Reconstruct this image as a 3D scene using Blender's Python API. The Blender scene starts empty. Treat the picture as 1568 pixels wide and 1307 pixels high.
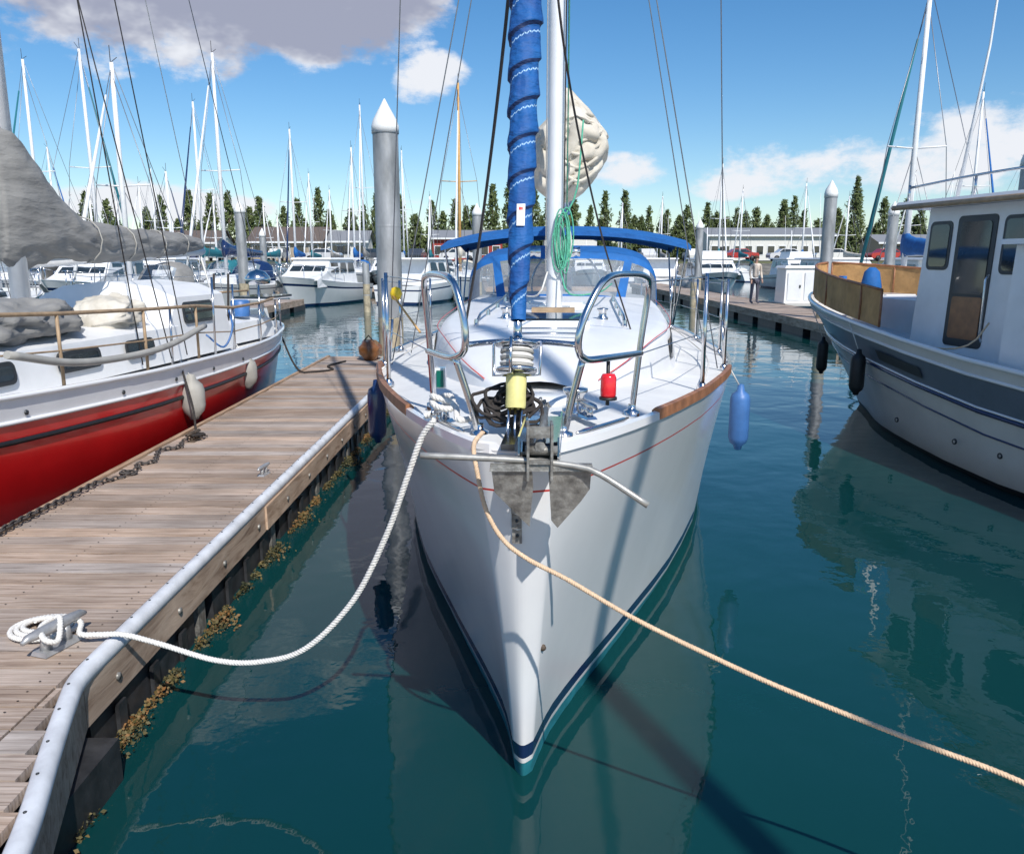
import bpy, bmesh, math, random
from mathutils import Vector, noise
random.seed(7)
R=random.random
def U(a,b): return a+(b-a)*R()
S=bpy.context.scene
S.view_settings.view_transform='Standard'
# ------------------------------------------------------------------ helpers
def spl(xs,ys):
    n=len(xs); t=[]
    for i in range(n):
        if i==0: t.append((ys[1]-ys[0])/(xs[1]-xs[0]))
        elif i==n-1: t.append((ys[-1]-ys[-2])/(xs[-1]-xs[-2]))
        else:
            a=(ys[i]-ys[i-1])/(xs[i]-xs[i-1]); b=(ys[i+1]-ys[i])/(xs[i+1]-xs[i])
            t.append(0 if a*b<=0 else 2*a*b/(a+b))
    def f(x):
        if x<=xs[0]: return ys[0]
        if x>=xs[-1]: return ys[-1]
        i=0
        while x>xs[i+1]: i+=1
        h=xs[i+1]-xs[i]; s=(x-xs[i])/h
        return (2*s**3-3*s*s+1)*ys[i]+(s**3-2*s*s+s)*h*t[i]+(-2*s**3+3*s*s)*ys[i+1]+(s**3-s*s)*h*t[i+1]
    return f
def catmull(P,step=.02):
    P=[Vector(p) for p in P]; Q=[P[0]*2-P[1]]+P+[P[-1]*2-P[-2]]; out=[]
    for i in range(1,len(Q)-2):
        n=max(2,int((Q[i+1]-Q[i]).length/step))
        for k in range(n):
            t=k/n
            out.append(.5*((2*Q[i])+(Q[i+1]-Q[i-1])*t+(2*Q[i-1]-5*Q[i]+4*Q[i+1]-Q[i+2])*t*t+(3*Q[i]-Q[i-1]-3*Q[i+1]+Q[i+2])*t**3))
    out.append(P[-1]); return out
ID=lambda u,v,z:(u,v,z)
class MB:
    def __init__(s): s.v=[];s.f=[];s.m=[];s.sm=[];s.r=[];s.mats=[]
    def mi(s,m):
        if m not in s.mats: s.mats.append(m)
        return s.mats.index(m)
    def face(s,idx,m,sm=False,r=.5):
        s.f.append(idx); s.m.append(s.mi(m)); s.sm.append(sm); s.r.append(r)
    def poly(s,pts,m,r=.5):
        b=len(s.v); s.v+= [tuple(p) for p in pts]; s.face(list(range(b,b+len(pts))),m,False,r)
    def tbox(s,T,u0,u1,v0,v1,z0,z1,m,r=.5,inset=0,iv=None):
        b=len(s.v); iv=inset if iv is None else iv
        for (u,v,z) in [(u0,v0,z0),(u1,v0,z0),(u1,v1,z0),(u0,v1,z0),(u0+inset,v0+iv,z1),(u1-inset,v0+iv,z1),(u1-inset,v1-iv,z1),(u0+inset,v1-iv,z1)]:
            s.v.append(tuple(T(u,v,z)))
        for q in [(0,3,2,1),(4,5,6,7),(0,1,5,4),(1,2,6,5),(2,3,7,6),(3,0,4,7)]:
            s.face([b+i for i in q],m,False,r)
    def box(s,x0,x1,y0,y1,z0,z1,m,r=.5,inset=0): s.tbox(ID,x0,x1,y0,y1,z0,z1,m,r,inset)
    def rpanel(s,T,u,th,v0,v1,z0,z1,rad,m,skew=0):
        pts=[]
        for cx,cz,a0 in [(v1-rad,z1-rad,0),(v0+rad,z1-rad,90),(v0+rad,z0+rad,180),(v1-rad,z0+rad,270)]:
            for k in range(5):
                a=math.radians(a0+22.5*k); zz=cz+rad*math.sin(a)
                pts.append((cx+rad*math.cos(a)+skew*(zz-z0),zz))
        b=len(s.v); n=len(pts)
        for uu in (u,u+th):
            for p in pts: s.v.append(tuple(T(uu,p[0],p[1])))
        s.face(list(range(b,b+n)),m); s.face(list(range(b+n,b+2*n)),m)
        for i in range(n): s.face([b+i,b+(i+1)%n,b+n+(i+1)%n,b+n+i],m)
    def grid(s,rows,m,sm=True,mf=None,closed=False,rf=None):
        b=len(s.v); nc=len(rows[0])
        for r in rows:
            for p in r: s.v.append(tuple(p))
        for i in range(len(rows)-1):
            for j in range(nc if closed else nc-1):
                k=(j+1)%nc
                s.face([b+i*nc+j,b+i*nc+k,b+(i+1)*nc+k,b+(i+1)*nc+j],mf(i,j) if mf else m,sm,rf(i,j) if rf else .5)
        return b
    def tube(s,pts,r,m,n=8,cap=True,T=None,rr=.5,closed=False):
        if T: pts=[T(*p) for p in pts]
        pts=[Vector(p) for p in pts]; N=len(pts)
        rad=r if isinstance(r,(list,tuple)) else [r]*N
        d=(pts[1]-pts[0]).normalized(); a=Vector((0,0,1)) if abs(d.z)<.9 else Vector((1,0,0))
        nrm=d.cross(a).normalized(); rows=[]
        for i,p in enumerate(pts):
            if closed: t=(pts[(i+1)%N]-pts[i-1])
            else: t=(pts[min(i+1,N-1)]-pts[max(i-1,0)])
            if t.length<1e-9: t=d
            t=t.normalized()
            nrm=(nrm-t*nrm.dot(t))
            if nrm.length<1e-6: nrm=t.orthogonal()
            nrm.normalize(); bn=t.cross(nrm)
            rows.append([p+(nrm*math.cos(2*math.pi*k/n)+bn*math.sin(2*math.pi*k/n))*rad[i] for k in range(n)])
        if closed: rows.append(rows[0])
        b=s.grid(rows,m,True,None,True,(lambda i,j:rr))
        if cap and not closed:
            s.face([b+k for k in range(n)],m,False,rr); s.face([b+(N-1)*n+k for k in range(n)],m,False,rr)
    def rev(s,c,prof,m,n=16,T=None,mf=None,ax=(0,0,1)):
        ax=Vector(ax).normalized(); e1=ax.orthogonal().normalized(); e2=ax.cross(e1); c=Vector(c)
        rows=[[c+ax*z+(e1*math.cos(2*math.pi*k/n)+e2*math.sin(2*math.pi*k/n))*max(r,1e-4) for k in range(n)] for r,z in prof]
        s.grid(rows,m,True,mf,True)
    def obj(s,name,parent=None,recalc=True,uv=None):
        me=bpy.data.meshes.new(name); me.from_pydata(s.v,[],s.f)
        for m in s.mats: me.materials.append(m)
        me.polygons.foreach_set('material_index',s.m); me.polygons.foreach_set('use_smooth',s.sm)
        at=me.attributes.new('rnd','FLOAT','FACE'); at.data.foreach_set('value',s.r)
        if recalc:
            bm=bmesh.new(); bm.from_mesh(me); bmesh.ops.recalc_face_normals(bm,faces=bm.faces); bm.to_mesh(me); bm.free()
        me.update()
        o=bpy.data.objects.new(name,me); S.collection.objects.link(o)
        if parent: par(o,parent)
        return o
def par(o,p):
    o.parent=p; o.matrix_parent_inverse=p.matrix_world.inverted()
def empty(name,loc=(0,0,0),rz=0):
    e=bpy.data.objects.new(name,None); S.collection.objects.link(e); e.location=loc; e.rotation_euler=(0,0,rz); e.empty_display_size=.3
    bpy.context.view_layer.update(); return e
# ------------------------------------------------------------------ materials
def pm(name,col,rough=.5,metal=0,var=.08,scale=6,bump=0,bscale=40,stretch=(1,1,1),coat=0,col2=None,rnd=0,alpha=1,spec=.5,bdist=.01,detail=4,lo=.3,hi=.7):
    m=bpy.data.materials.new(name); m.use_nodes=True; nt=m.node_tree; N=nt.nodes; Lk=nt.links
    b=N['Principled BSDF']; tc=N.new('ShaderNodeTexCoord'); mp=N.new('ShaderNodeMapping'); mp.inputs['Scale'].default_value=stretch
    Lk.new(tc.outputs['Object'],mp.inputs['Vector'])
    ns=N.new('ShaderNodeTexNoise'); ns.inputs['Scale'].default_value=scale; ns.inputs['Detail'].default_value=detail; ns.inputs['Roughness'].default_value=.6
    Lk.new(mp.outputs[0],ns.inputs['Vector'])
    rp=N.new('ShaderNodeValToRGB'); rp.color_ramp.elements[0].position=lo; rp.color_ramp.elements[1].position=hi
    c1=tuple(max(0,x*(1-var)) for x in col); c2=tuple(min(1,x*(1+var)) for x in col) if col2 is None else col2
    rp.color_ramp.elements[0].color=(*c1,1); rp.color_ramp.elements[1].color=(*c2,1)
    Lk.new(ns.outputs['Fac'],rp.inputs['Fac']); out=rp.outputs['Color']
    Lk.new(out,b.inputs['Base Color'])
    b.inputs['Roughness'].default_value=rough; b.inputs['Metallic'].default_value=metal; b.inputs['Alpha'].default_value=alpha
    b.inputs['Coat Weight'].default_value=coat; b.inputs['Coat Roughness'].default_value=.08; b.inputs['Specular IOR Level'].default_value=spec
    if bump:
        n2=N.new('ShaderNodeTexNoise'); n2.inputs['Scale'].default_value=bscale; n2.inputs['Detail'].default_value=3
        Lk.new(mp.outputs[0],n2.inputs['Vector'])
        bp=N.new('ShaderNodeBump'); bp.inputs['Strength'].default_value=bump; bp.inputs['Distance'].default_value=bdist
        Lk.new(n2.outputs['Fac'],bp.inputs['Height']); Lk.new(bp.outputs[0],b.inputs['Normal'])
    return m
M={}
M['gel']=pm('white_gelcoat',(.84,.84,.84),.2,var=.05,scale=1.6,coat=.5,detail=9)
M['gel2']=pm('white_fibreglass',(.78,.79,.80),.35,var=.06,scale=3)
M['deck']=pm('deck_nonskid',(.76,.76,.74),.6,var=.08,scale=4,bump=.25,bscale=220,bdist=.004,detail=8)
M['teal']=pm('teal_antifoul',(.02,.20,.25),.5,var=.3,scale=14)
M['navy']=pm('navy_stripe',(.012,.03,.10),.25,coat=.4)
M['redpin']=pm('red_pinstripe',(.6,.06,.05),.3)
M['redhull']=pm('red_hull_paint',(.60,.010,.012),.28,var=.15,scale=1.5,coat=.5,detail=7)
M['maroon']=pm('maroon',(.12,.015,.02),.3)
M['black']=pm('black_rubber',(.015,.016,.018),.5,var=.3,scale=20)
M['teak']=pm('teak',(.30,.13,.06),.5,var=.35,scale=12,stretch=(1,1,1),bump=.2)
M['teakgrey']=pm('teak_rail',(.36,.25,.15),.55,var=.25,scale=10)
M['steel']=pm('stainless',(.66,.66,.67),.16,1,var=.06,scale=20)
M['alu']=pm('mast_aluminium',(.80,.81,.83),.35,.1,var=.06,scale=3)
M['galv']=pm('galvanised_steel',(.19,.18,.165),.5,.5,var=.35,scale=26,bump=.35,bscale=60,col2=(.40,.39,.36),detail=8)
M['stock']=pm('galvanised_bar',(.42,.41,.38),.42,.5,var=.25,scale=30)
M['rust']=pm('rusty_steel',(.10,.075,.055),.75,.3,var=.5,scale=40,bump=.4)
M['wire']=pm('rigging_wire',(.28,.29,.31),.4,.7)
M['wiredark']=pm('dark_line',(.05,.045,.045),.7)
M['blue']=pm('blue_canvas',(.010,.12,.38),.75,var=.18,scale=7,bump=.35,bscale=18,bdist=.02)
M['bluefend']=pm('blue_fender',(.05,.15,.38),.45,var=.2,scale=6)
M['greycanvas']=pm('grey_canvas',(.25,.245,.235),.85,var=.16,scale=3,bump=.6,bscale=6,bdist=.05,stretch=(1,.5,1.6))
M['beige']=pm('beige_sailcloth',(.56,.51,.42),.85,var=.12,scale=5,bump=.4,bscale=16,bdist=.015,col2=(.72,.68,.60))
M['tan']=pm('tan_canvas',(.46,.27,.11),.8,var=.25,scale=4,bump=.4,bscale=9,bdist=.03)
M['glass']=pm('dark_window',(.025,.035,.042),.06,var=.4,scale=2,spec=.8)
M['clear']=pm('clear_vinyl',(.35,.40,.45),.08,var=.2,scale=4,alpha=.42)
M['yellow']=pm('yellow_tape',(.72,.66,.26),.5,var=.12,scale=20,bump=.2)
M['rope']=pm('white_rope',(.72,.70,.66),.8,var=.12,scale=60)
M['ropetan']=pm('tan_rope',(.66,.48,.32),.8,var=.15,scale=50)
M['ropegreen']=pm('green_rope',(.10,.42,.28),.8,var=.3,scale=50)
M['ropedark']=pm('dark_rope',(.035,.03,.028),.9,var=.4,scale=60)
M['redl']=pm('red_lens',(.75,.02,.03),.2,coat=.5)
M['greenl']=pm('green_lens',(.0,.12,.08),.2,coat=.5)
M['yelball']=pm('yellow_float',(.8,.55,.02),.4)
M['vinyl']=pm('white_vinyl_bumper',(.66,.68,.71),.45,var=.2,scale=7,detail=9)
M['float']=pm('black_dock_float',(.03,.031,.034),.45,var=.5,scale=9,bump=.3,bscale=12)
M['pile']=pm('galvanised_piling',(.30,.31,.31),.5,.35,var=.3,scale=4,stretch=(1,1,.3),bump=.15,bscale=14,col2=(.50,.51,.52),detail=8)
M['pilelow']=pm('weathered_piling',(.42,.36,.25),.7,.1,var=.35,scale=6,bump=.2)
M['cap']=pm('white_cone_cap',(.82,.82,.80),.4,var=.04)
M['greystripe']=pm('grey_band',(.11,.135,.17),.35,coat=.2)
M['cream']=pm('offwhite_paint',(.60,.585,.55),.4,var=.08,scale=2,coat=.2,detail=8)
M['frame']=pm('dark_frame',(.05,.055,.06),.4,.4)
M['brown']=pm('varnished_door',(.22,.09,.03),.3,var=.3,scale=8,coat=.4)
M['fendgrey']=pm('grey_fender',(.36,.35,.32),.6,var=.15)
M['orangemast']=pm('varnished_mast',(.62,.36,.13),.4,var=.15)
M['whitemast']=pm('white_mast',(.78,.79,.80),.4)
M['tealsail']=pm('teal_sail_cover',(.015,.16,.20),.8)
M['bluehull']=pm('blue_hull',(.02,.06,.18),.25,coat=.4)
M['greenhull']=pm('green_hull',(.02,.09,.06),.3,coat=.3)
M['chain']=pm('old_chain',(.09,.08,.075),.7,.4,var=.4,scale=40)
M['skin']=pm('skin',(.50,.30,.22),.6)
M['shirt']=pm('beige_shirt',(.60,.52,.44),.9,var=.1,bump=.3)
M['trousers']=pm('dark_trousers',(.10,.10,.13),.9)
M['hair']=pm('brown_hair',(.06,.035,.02),.8)
def wood(name,c1,c2,c3,along,rnd=.24):
    m=bpy.data.materials.new(name); m.use_nodes=True; nt=m.node_tree; N=nt.nodes; L=nt.links; b=N['Principled BSDF']
    tc=N.new('ShaderNodeTexCoord'); at=N.new('ShaderNodeAttribute'); at.attribute_name='rnd'
    ad=N.new('ShaderNodeVectorMath'); ad.operation='MULTIPLY_ADD'; ad.inputs[1].default_value=(1,1,1)
    cm=N.new('ShaderNodeCombineXYZ'); mu=N.new('ShaderNodeMath'); mu.operation='MULTIPLY'; mu.inputs[1].default_value=37
    L.new(at.outputs['Fac'],mu.inputs[0]); L.new(mu.outputs[0],cm.inputs['X']); L.new(mu.outputs[0],cm.inputs['Z'])
    L.new(tc.outputs['Object'],ad.inputs[0]); L.new(cm.outputs[0],ad.inputs[2])
    mp=N.new('ShaderNodeMapping'); mp.inputs['Scale'].default_value={'x':(1.6,42,10),'y':(42,1.6,10)}[along]; L.new(ad.outputs[0],mp.inputs['Vector'])
    n1=N.new('ShaderNodeTexNoise'); n1.inputs['Scale'].default_value=1.5; n1.inputs['Detail'].default_value=7; n1.inputs['Roughness'].default_value=.65; n1.inputs['Distortion'].default_value=.6
    L.new(mp.outputs[0],n1.inputs['Vector'])
    n2=N.new('ShaderNodeTexNoise'); n2.inputs['Scale'].default_value=2.2; n2.inputs['Detail'].default_value=5; L.new(tc.outputs['Object'],n2.inputs['Vector'])
    r=N.new('ShaderNodeValToRGB'); e=r.color_ramp.elements; e[0].position=.30; e[0].color=(*c1,1); e[1].position=.72; e[1].color=(*c3,1); k=e.new(.48); k.color=(*c2,1)
    L.new(n1.outputs['Fac'],r.inputs['Fac'])
    mr=N.new('ShaderNodeMapRange'); mr.inputs['To Min'].default_value=1-rnd; mr.inputs['To Max'].default_value=1+rnd; L.new(at.outputs['Fac'],mr.inputs['Value'])
    m2=N.new('ShaderNodeMapRange'); m2.inputs['From Min'].default_value=.3; m2.inputs['From Max'].default_value=.7; m2.inputs['To Min'].default_value=.8; m2.inputs['To Max'].default_value=1.2; L.new(n2.outputs['Fac'],m2.inputs['Value'])
    mm=N.new('ShaderNodeMath'); mm.operation='MULTIPLY'; L.new(mr.outputs[0],mm.inputs[0]); L.new(m2.outputs[0],mm.inputs[1])
    mk=N.new('ShaderNodeMapping'); mk.inputs['Scale'].default_value={'x':(1.1,5.5,1),'y':(5.5,1.1,1)}[along]; L.new(ad.outputs[0],mk.inputs['Vector'])
    vo=N.new('ShaderNodeTexVoronoi'); vo.inputs['Scale'].default_value=1.0; L.new(mk.outputs[0],vo.inputs['Vector'])
    kr=N.new('ShaderNodeMapRange'); kr.inputs['From Min'].default_value=.03; kr.inputs['From Max'].default_value=.11; kr.inputs['To Min'].default_value=.55; L.new(vo.outputs['Distance'],kr.inputs['Value'])
    m3=N.new('ShaderNodeMath'); m3.operation='MULTIPLY'; L.new(mm.outputs[0],m3.inputs[0]); L.new(kr.outputs[0],m3.inputs[1])
    sc=N.new('ShaderNodeVectorMath'); sc.operation='SCALE'; L.new(r.outputs[0],sc.inputs[0]); L.new(m3.outputs[0],sc.inputs['Scale'])
    hs=N.new('ShaderNodeHueSaturation'); ms=N.new('ShaderNodeMapRange'); ms.inputs['To Min'].default_value=.65; ms.inputs['To Max'].default_value=1.3
    fr=N.new('ShaderNodeMath'); fr.operation='FRACT'; L.new(mu.outputs[0],fr.inputs[0]); L.new(fr.outputs[0],ms.inputs['Value']); L.new(ms.outputs[0],hs.inputs['Saturation']); L.new(sc.outputs[0],hs.inputs['Color'])
    L.new(hs.outputs[0],b.inputs['Base Color']); b.inputs['Roughness'].default_value=.8
    bp=N.new('ShaderNodeBump'); bp.inputs['Strength'].default_value=.6; bp.inputs['Distance'].default_value=.006; L.new(n1.outputs['Fac'],bp.inputs['Height']); L.new(bp.outputs[0],b.inputs['Normal'])
    return m
M['plank']=wood('weathered_planks',(.17,.12,.09),(.36,.28,.225),(.52,.435,.37),'x')
M['planky']=wood('weathered_planks_long',(.17,.12,.09),(.36,.28,.225),(.52,.435,.37),'y')
M['beam']=wood('weathered_beam',(.20,.125,.08),(.40,.29,.21),(.54,.42,.32),'y')
def rampmat(name,cols,rough=.7):
    m=bpy.data.materials.new(name); m.use_nodes=True; nt=m.node_tree; N=nt.nodes; L=nt.links; b=N['Principled BSDF']
    at=N.new('ShaderNodeAttribute'); at.attribute_name='rnd'; r=N.new('ShaderNodeValToRGB'); e=r.color_ramp.elements
    e[0].position=0; e[0].color=(*cols[0],1); e[1].position=1; e[1].color=(*cols[-1],1)
    for i in range(1,len(cols)-1): k=e.new(i/(len(cols)-1)); k.color=(*cols[i],1)
    L.new(at.outputs['Fac'],r.inputs['Fac']); 
    tc=N.new('ShaderNodeTexCoord'); n=N.new('ShaderNodeTexNoise'); n.inputs['Scale'].default_value=3; L.new(tc.outputs['Object'],n.inputs['Vector'])
    mr=N.new('ShaderNodeMapRange'); mr.inputs['To Min'].default_value=.6; mr.inputs['To Max'].default_value=1.4; L.new(n.outputs['Fac'],mr.inputs['Value'])
    sc=N.new('ShaderNodeVectorMath'); sc.operation='SCALE'; L.new(r.outputs[0],sc.inputs[0]); L.new(mr.outputs[0],sc.inputs['Scale']); L.new(sc.outputs[0],b.inputs['Base Color'])
    b.inputs['Roughness'].default_value=rough; return m
M['weed']=rampmat('seaweed',[(.02,.025,.008),(.07,.06,.018),(.13,.10,.035),(.22,.10,.03),(.05,.07,.018)])
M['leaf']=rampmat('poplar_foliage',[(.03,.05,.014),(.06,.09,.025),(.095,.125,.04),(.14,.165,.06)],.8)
def sailmat():
    m=bpy.data.materials.new('furled_blue_sailcloth'); m.use_nodes=True; nt=m.node_tree; N=nt.nodes; L=nt.links; b=N['Principled BSDF']
    uv=N.new('ShaderNodeUVMap'); sp=N.new('ShaderNodeSeparateXYZ'); L.new(uv.outputs[0],sp.inputs[0])
    def mth(op,a,bb=None):
        n=N.new('ShaderNodeMath'); n.operation=op
        for i,x in enumerate([a,bb]):
            if x is None: continue
            if isinstance(x,(int,float)): n.inputs[i].default_value=x
            else: L.new(x,n.inputs[i])
        return n.outputs[0]
    fr=mth('FRACT',sp.outputs['Y'])
    zig=mth('MULTIPLY',mth('ABSOLUTE',mth('SUBTRACT',mth('FRACT',mth('MULTIPLY',sp.outputs['X'],18)),.5)),.10)
    d=mth('ABSOLUTE',mth('SUBTRACT',mth('SUBTRACT',fr,zig),.80))
    line=mth('LESS_THAN',d,.022)
    dash=mth('LESS_THAN',mth('FRACT',mth('MULTIPLY',sp.outputs['X'],36)),.8)
    msk=mth('MULTIPLY',line,dash)
    edge=mth('LESS_THAN',fr,.085)
    tc=N.new('ShaderNodeTexCoord'); ns=N.new('ShaderNodeTexNoise'); ns.inputs['Scale'].default_value=9; ns.inputs['Detail'].default_value=5; L.new(tc.outputs['Object'],ns.inputs['Vector'])
    r=N.new('ShaderNodeValToRGB'); r.color_ramp.elements[0].position=.3; r.color_ramp.elements[0].color=(.003,.06,.25,1); r.color_ramp.elements[1].position=.7; r.color_ramp.elements[1].color=(.007,.12,.38,1); L.new(ns.outputs['Fac'],r.inputs['Fac'])
    mx=N.new('ShaderNodeMix'); mx.data_type='RGBA'; L.new(msk,mx.inputs['Factor']); L.new(r.outputs[0],mx.inputs['A']); mx.inputs['B'].default_value=(.35,.55,.75,1)
    m2=N.new('ShaderNodeMix'); m2.data_type='RGBA'; L.new(edge,m2.inputs['Factor']); L.new(mx.outputs['Result'],m2.inputs['A']); m2.inputs['B'].default_value=(.002,.02,.09,1)
    L.new(m2.outputs['Result'],b.inputs['Base Color']); b.inputs['Roughness'].default_value=.7
    mp=N.new('ShaderNodeMapping'); mp.inputs['Scale'].default_value=(14,14,30); mp.inputs['Rotation'].default_value=(.5,.4,0); L.new(tc.outputs['Object'],mp.inputs['Vector'])
    n3=N.new('ShaderNodeTexNoise'); n3.inputs['Scale'].default_value=1; n3.inputs['Detail'].default_value=3; L.new(mp.outputs[0],n3.inputs['Vector'])
    bp=N.new('ShaderNodeBump'); bp.inputs['Strength'].default_value=.8; bp.inputs['Distance'].default_value=.02; L.new(n3.outputs['Fac'],bp.inputs['Height']); L.new(bp.outputs[0],b.inputs['Normal'])
    return m
M['furl']=sailmat()
def watermat():
    m=bpy.data.materials.new('harbour_water'); m.use_nodes=True; nt=m.node_tree; N=nt.nodes; L=nt.links; b=N['Principled BSDF']
    tc=N.new('ShaderNodeTexCoord')
    n0=N.new('ShaderNodeTexNoise'); n0.inputs['Scale'].default_value=.25; L.new(tc.outputs['Object'],n0.inputs['Vector'])
    r=N.new('ShaderNodeValToRGB'); r.color_ramp.elements[0].position=.3; r.color_ramp.elements[0].color=(.002,.034,.040,1); r.color_ramp.elements[1].position=.7; r.color_ramp.elements[1].color=(.005,.050,.048,1)
    L.new(n0.outputs['Fac'],r.inputs['Fac']); L.new(r.outputs[0],b.inputs['Base Color'])
    b.inputs['Roughness'].default_value=.012; b.inputs['IOR'].default_value=1.44
    n1=N.new('ShaderNodeTexNoise'); n1.inputs['Scale'].default_value=1.1; n1.inputs['Detail'].default_value=2; n1.inputs['Distortion'].default_value=.4
    n2=N.new('ShaderNodeTexNoise'); n2.inputs['Scale'].default_value=5; n2.inputs['Detail'].default_value=3
    for n in(n1,n2): L.new(tc.outputs['Object'],n.inputs['Vector'])
    a=N.new('ShaderNodeMath'); a.operation='MULTIPLY_ADD'; a.inputs[1].default_value=.17; L.new(n2.outputs['Fac'],a.inputs[0]); L.new(n1.outputs['Fac'],a.inputs[2])
    bp=N.new('ShaderNodeBump'); bp.inputs['Strength'].default_value=1; bp.inputs['Distance'].default_value=.014; L.new(a.outputs[0],bp.inputs['Height']); L.new(bp.outputs[0],b.inputs['Normal'])
    return m
M['water']=watermat()
M['grass']=pm('grass_ground',(.07,.10,.03),.95,var=.4,scale=.4,col2=(.16,.16,.07))
M['rock']=pm('riprap',(.16,.15,.13),.9,var=.5,scale=1.2,bump=.8,bscale=2,bdist=.3)
M['asph']=pm('asphalt',(.06,.06,.06),.9)
# ------------------------------------------------------------------ camera, sun, sky
cam=bpy.data.cameras.new('camera'); co=bpy.data.objects.new('camera',cam); S.collection.objects.link(co)
cam.sensor_width=36; cam.lens=28.7; cam.clip_start=.05; cam.clip_end=4000
co.location=(0,0,2.1); co.rotation_euler=(math.radians(90-11.66),0,0); S.camera=co
EL=45; sd=Vector((.36,-.933,0)).normalized(); sdir=Vector((sd.x*math.cos(math.radians(EL)),sd.y*math.cos(math.radians(EL)),math.sin(math.radians(EL))))
sl=bpy.data.lights.new('sun','SUN'); sl.energy=4.7; sl.angle=math.radians(.5); sl.color=(1,.955,.89)
so=bpy.data.objects.new('sun',sl); S.collection.objects.link(so); so.rotation_euler=(-sdir).to_track_quat('-Z','Y').to_euler()
W=bpy.data.worlds.new('World'); S.world=W; W.use_nodes=True
def world():
    nt=W.node_tree; N=nt.nodes; L=nt.links; N.clear()
    def mth(op,a,bb=None,c=None,clamp=False):
        n=N.new('ShaderNodeMath'); n.operation=op; n.use_clamp=clamp
        for i,x in enumerate([a,bb,c]):
            if x is None: continue
            if isinstance(x,(int,float)): n.inputs[i].default_value=x
            else: L.new(x,n.inputs[i])
        return n.outputs[0]
    sky=N.new('ShaderNodeTexSky'); sky.sky_type='NISHITA'; sky.sun_disc=False; sky.sun_elevation=math.radians(EL); sky.sun_rotation=math.atan2(sd.x,sd.y)
    sky.air_density=1.0; sky.dust_density=.2; sky.ozone_density=3.5
    hs=N.new('ShaderNodeHueSaturation'); hs.inputs['Saturation'].default_value=1.28; hs.inputs['Value'].default_value=1; L.new(sky.outputs[0],hs.inputs['Color'])
    b1=N.new('ShaderNodeBackground'); b1.inputs['Strength'].default_value=.125; L.new(hs.outputs[0],b1.inputs['Color'])
    tc=N.new('ShaderNodeTexCoord'); sp=N.new('ShaderNodeSeparateXYZ'); L.new(tc.outputs['Generated'],sp.inputs[0])
    az=mth('MULTIPLY',mth('ARCTAN2',sp.outputs['X'],sp.outputs['Y']),57.2958)
    el=mth('MULTIPLY',mth('ARCSINE',sp.outputs['Z']),57.2958)
    cb=N.new('ShaderNodeCombineXYZ'); L.new(az,cb.inputs['X']); L.new(mth('MULTIPLY',el,1.7),cb.inputs['Y'])
    def nz(sc,det,off=0,ro=.58):
        n=N.new('ShaderNodeTexNoise'); n.inputs['Scale'].default_value=sc; n.inputs['Detail'].default_value=det; n.inputs['Roughness'].default_value=ro
        mp=N.new('ShaderNodeMapping'); mp.inputs['Location'].default_value=(off,off*.7,3.3); L.new(cb.outputs[0],mp.inputs['Vector']); L.new(mp.outputs[0],n.inputs['Vector']); return n.outputs['Fac']
    n1=nz(.2,7,4.0,.62); n2=nz(.22,4,9.9)
    def ell(a0,w,e0,h):
        x=mth('POWER',mth('ABSOLUTE',mth('DIVIDE',mth('SUBTRACT',az,a0),w)),2); y=mth('POWER',mth('ABSOLUTE',mth('DIVIDE',mth('SUBTRACT',el,e0),h)),2)
        return mth('SUBTRACT',1,mth('ADD',x,y))
    big=mth('MAXIMUM',ell(-22,19,20.5,10.4),ell(-12.5,10.0,16.2,5.0))
    oth=mth('MULTIPLY',ell(-5.4,2.9,11.5,1.9),.55)
    for e in [(24,13,5.8,2.1),(32,9,6.8,2.6),(8,4.5,5.6,1.4),(15,5,4.6,1.1),(-28,22,3.2,1.5),(-90,30,25,10),(120,40,30,12),(180,40,35,14)]:
        oth=mth('MAXIMUM',oth,mth('MULTIPLY',ell(*e),.45))
    msk=mth('MAXIMUM',mth('MAXIMUM',mth('MINIMUM',big,.8),oth),-1.0)
    dens=mth('ADD',mth('MULTIPLY',msk,2.3),mth('MULTIPLY',mth('SUBTRACT',n1,.56),4.0))
    ss=N.new('ShaderNodeMapRange'); ss.interpolation_type='SMOOTHSTEP'; ss.inputs['From Min'].default_value=0; ss.inputs['From Max'].default_value=.8; ss.inputs['To Max'].default_value=.96; L.new(dens,ss.inputs['Value'])
    gr=N.new('ShaderNodeMapRange'); gr.interpolation_type='SMOOTHSTEP'; gr.inputs['From Min'].default_value=.0; gr.inputs['From Max'].default_value=1.0
    L.new(mth('ADD',mth('MULTIPLY',mth('MAXIMUM',big,-.35),1.5),mth('MULTIPLY',mth('SUBTRACT',n2,.50),2.6)),gr.inputs['Value'])
    cm=N.new('ShaderNodeMix'); cm.data_type='RGBA'; L.new(gr.outputs[0],cm.inputs['Factor']); cm.inputs['A'].default_value=(.88,.90,.95,1); cm.inputs['B'].default_value=(.37,.39,.50,1)
    b2=N.new('ShaderNodeBackground'); L.new(cm.outputs['Result'],b2.inputs['Color'])
    mx=N.new('ShaderNodeMixShader'); L.new(ss.outputs[0],mx.inputs[0]); L.new(b1.outputs[0],mx.inputs[1]); L.new(b2.outputs[0],mx.inputs[2])
    o=N.new('ShaderNodeOutputWorld'); L.new(mx.outputs[0],o.inputs[0])
world()
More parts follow.
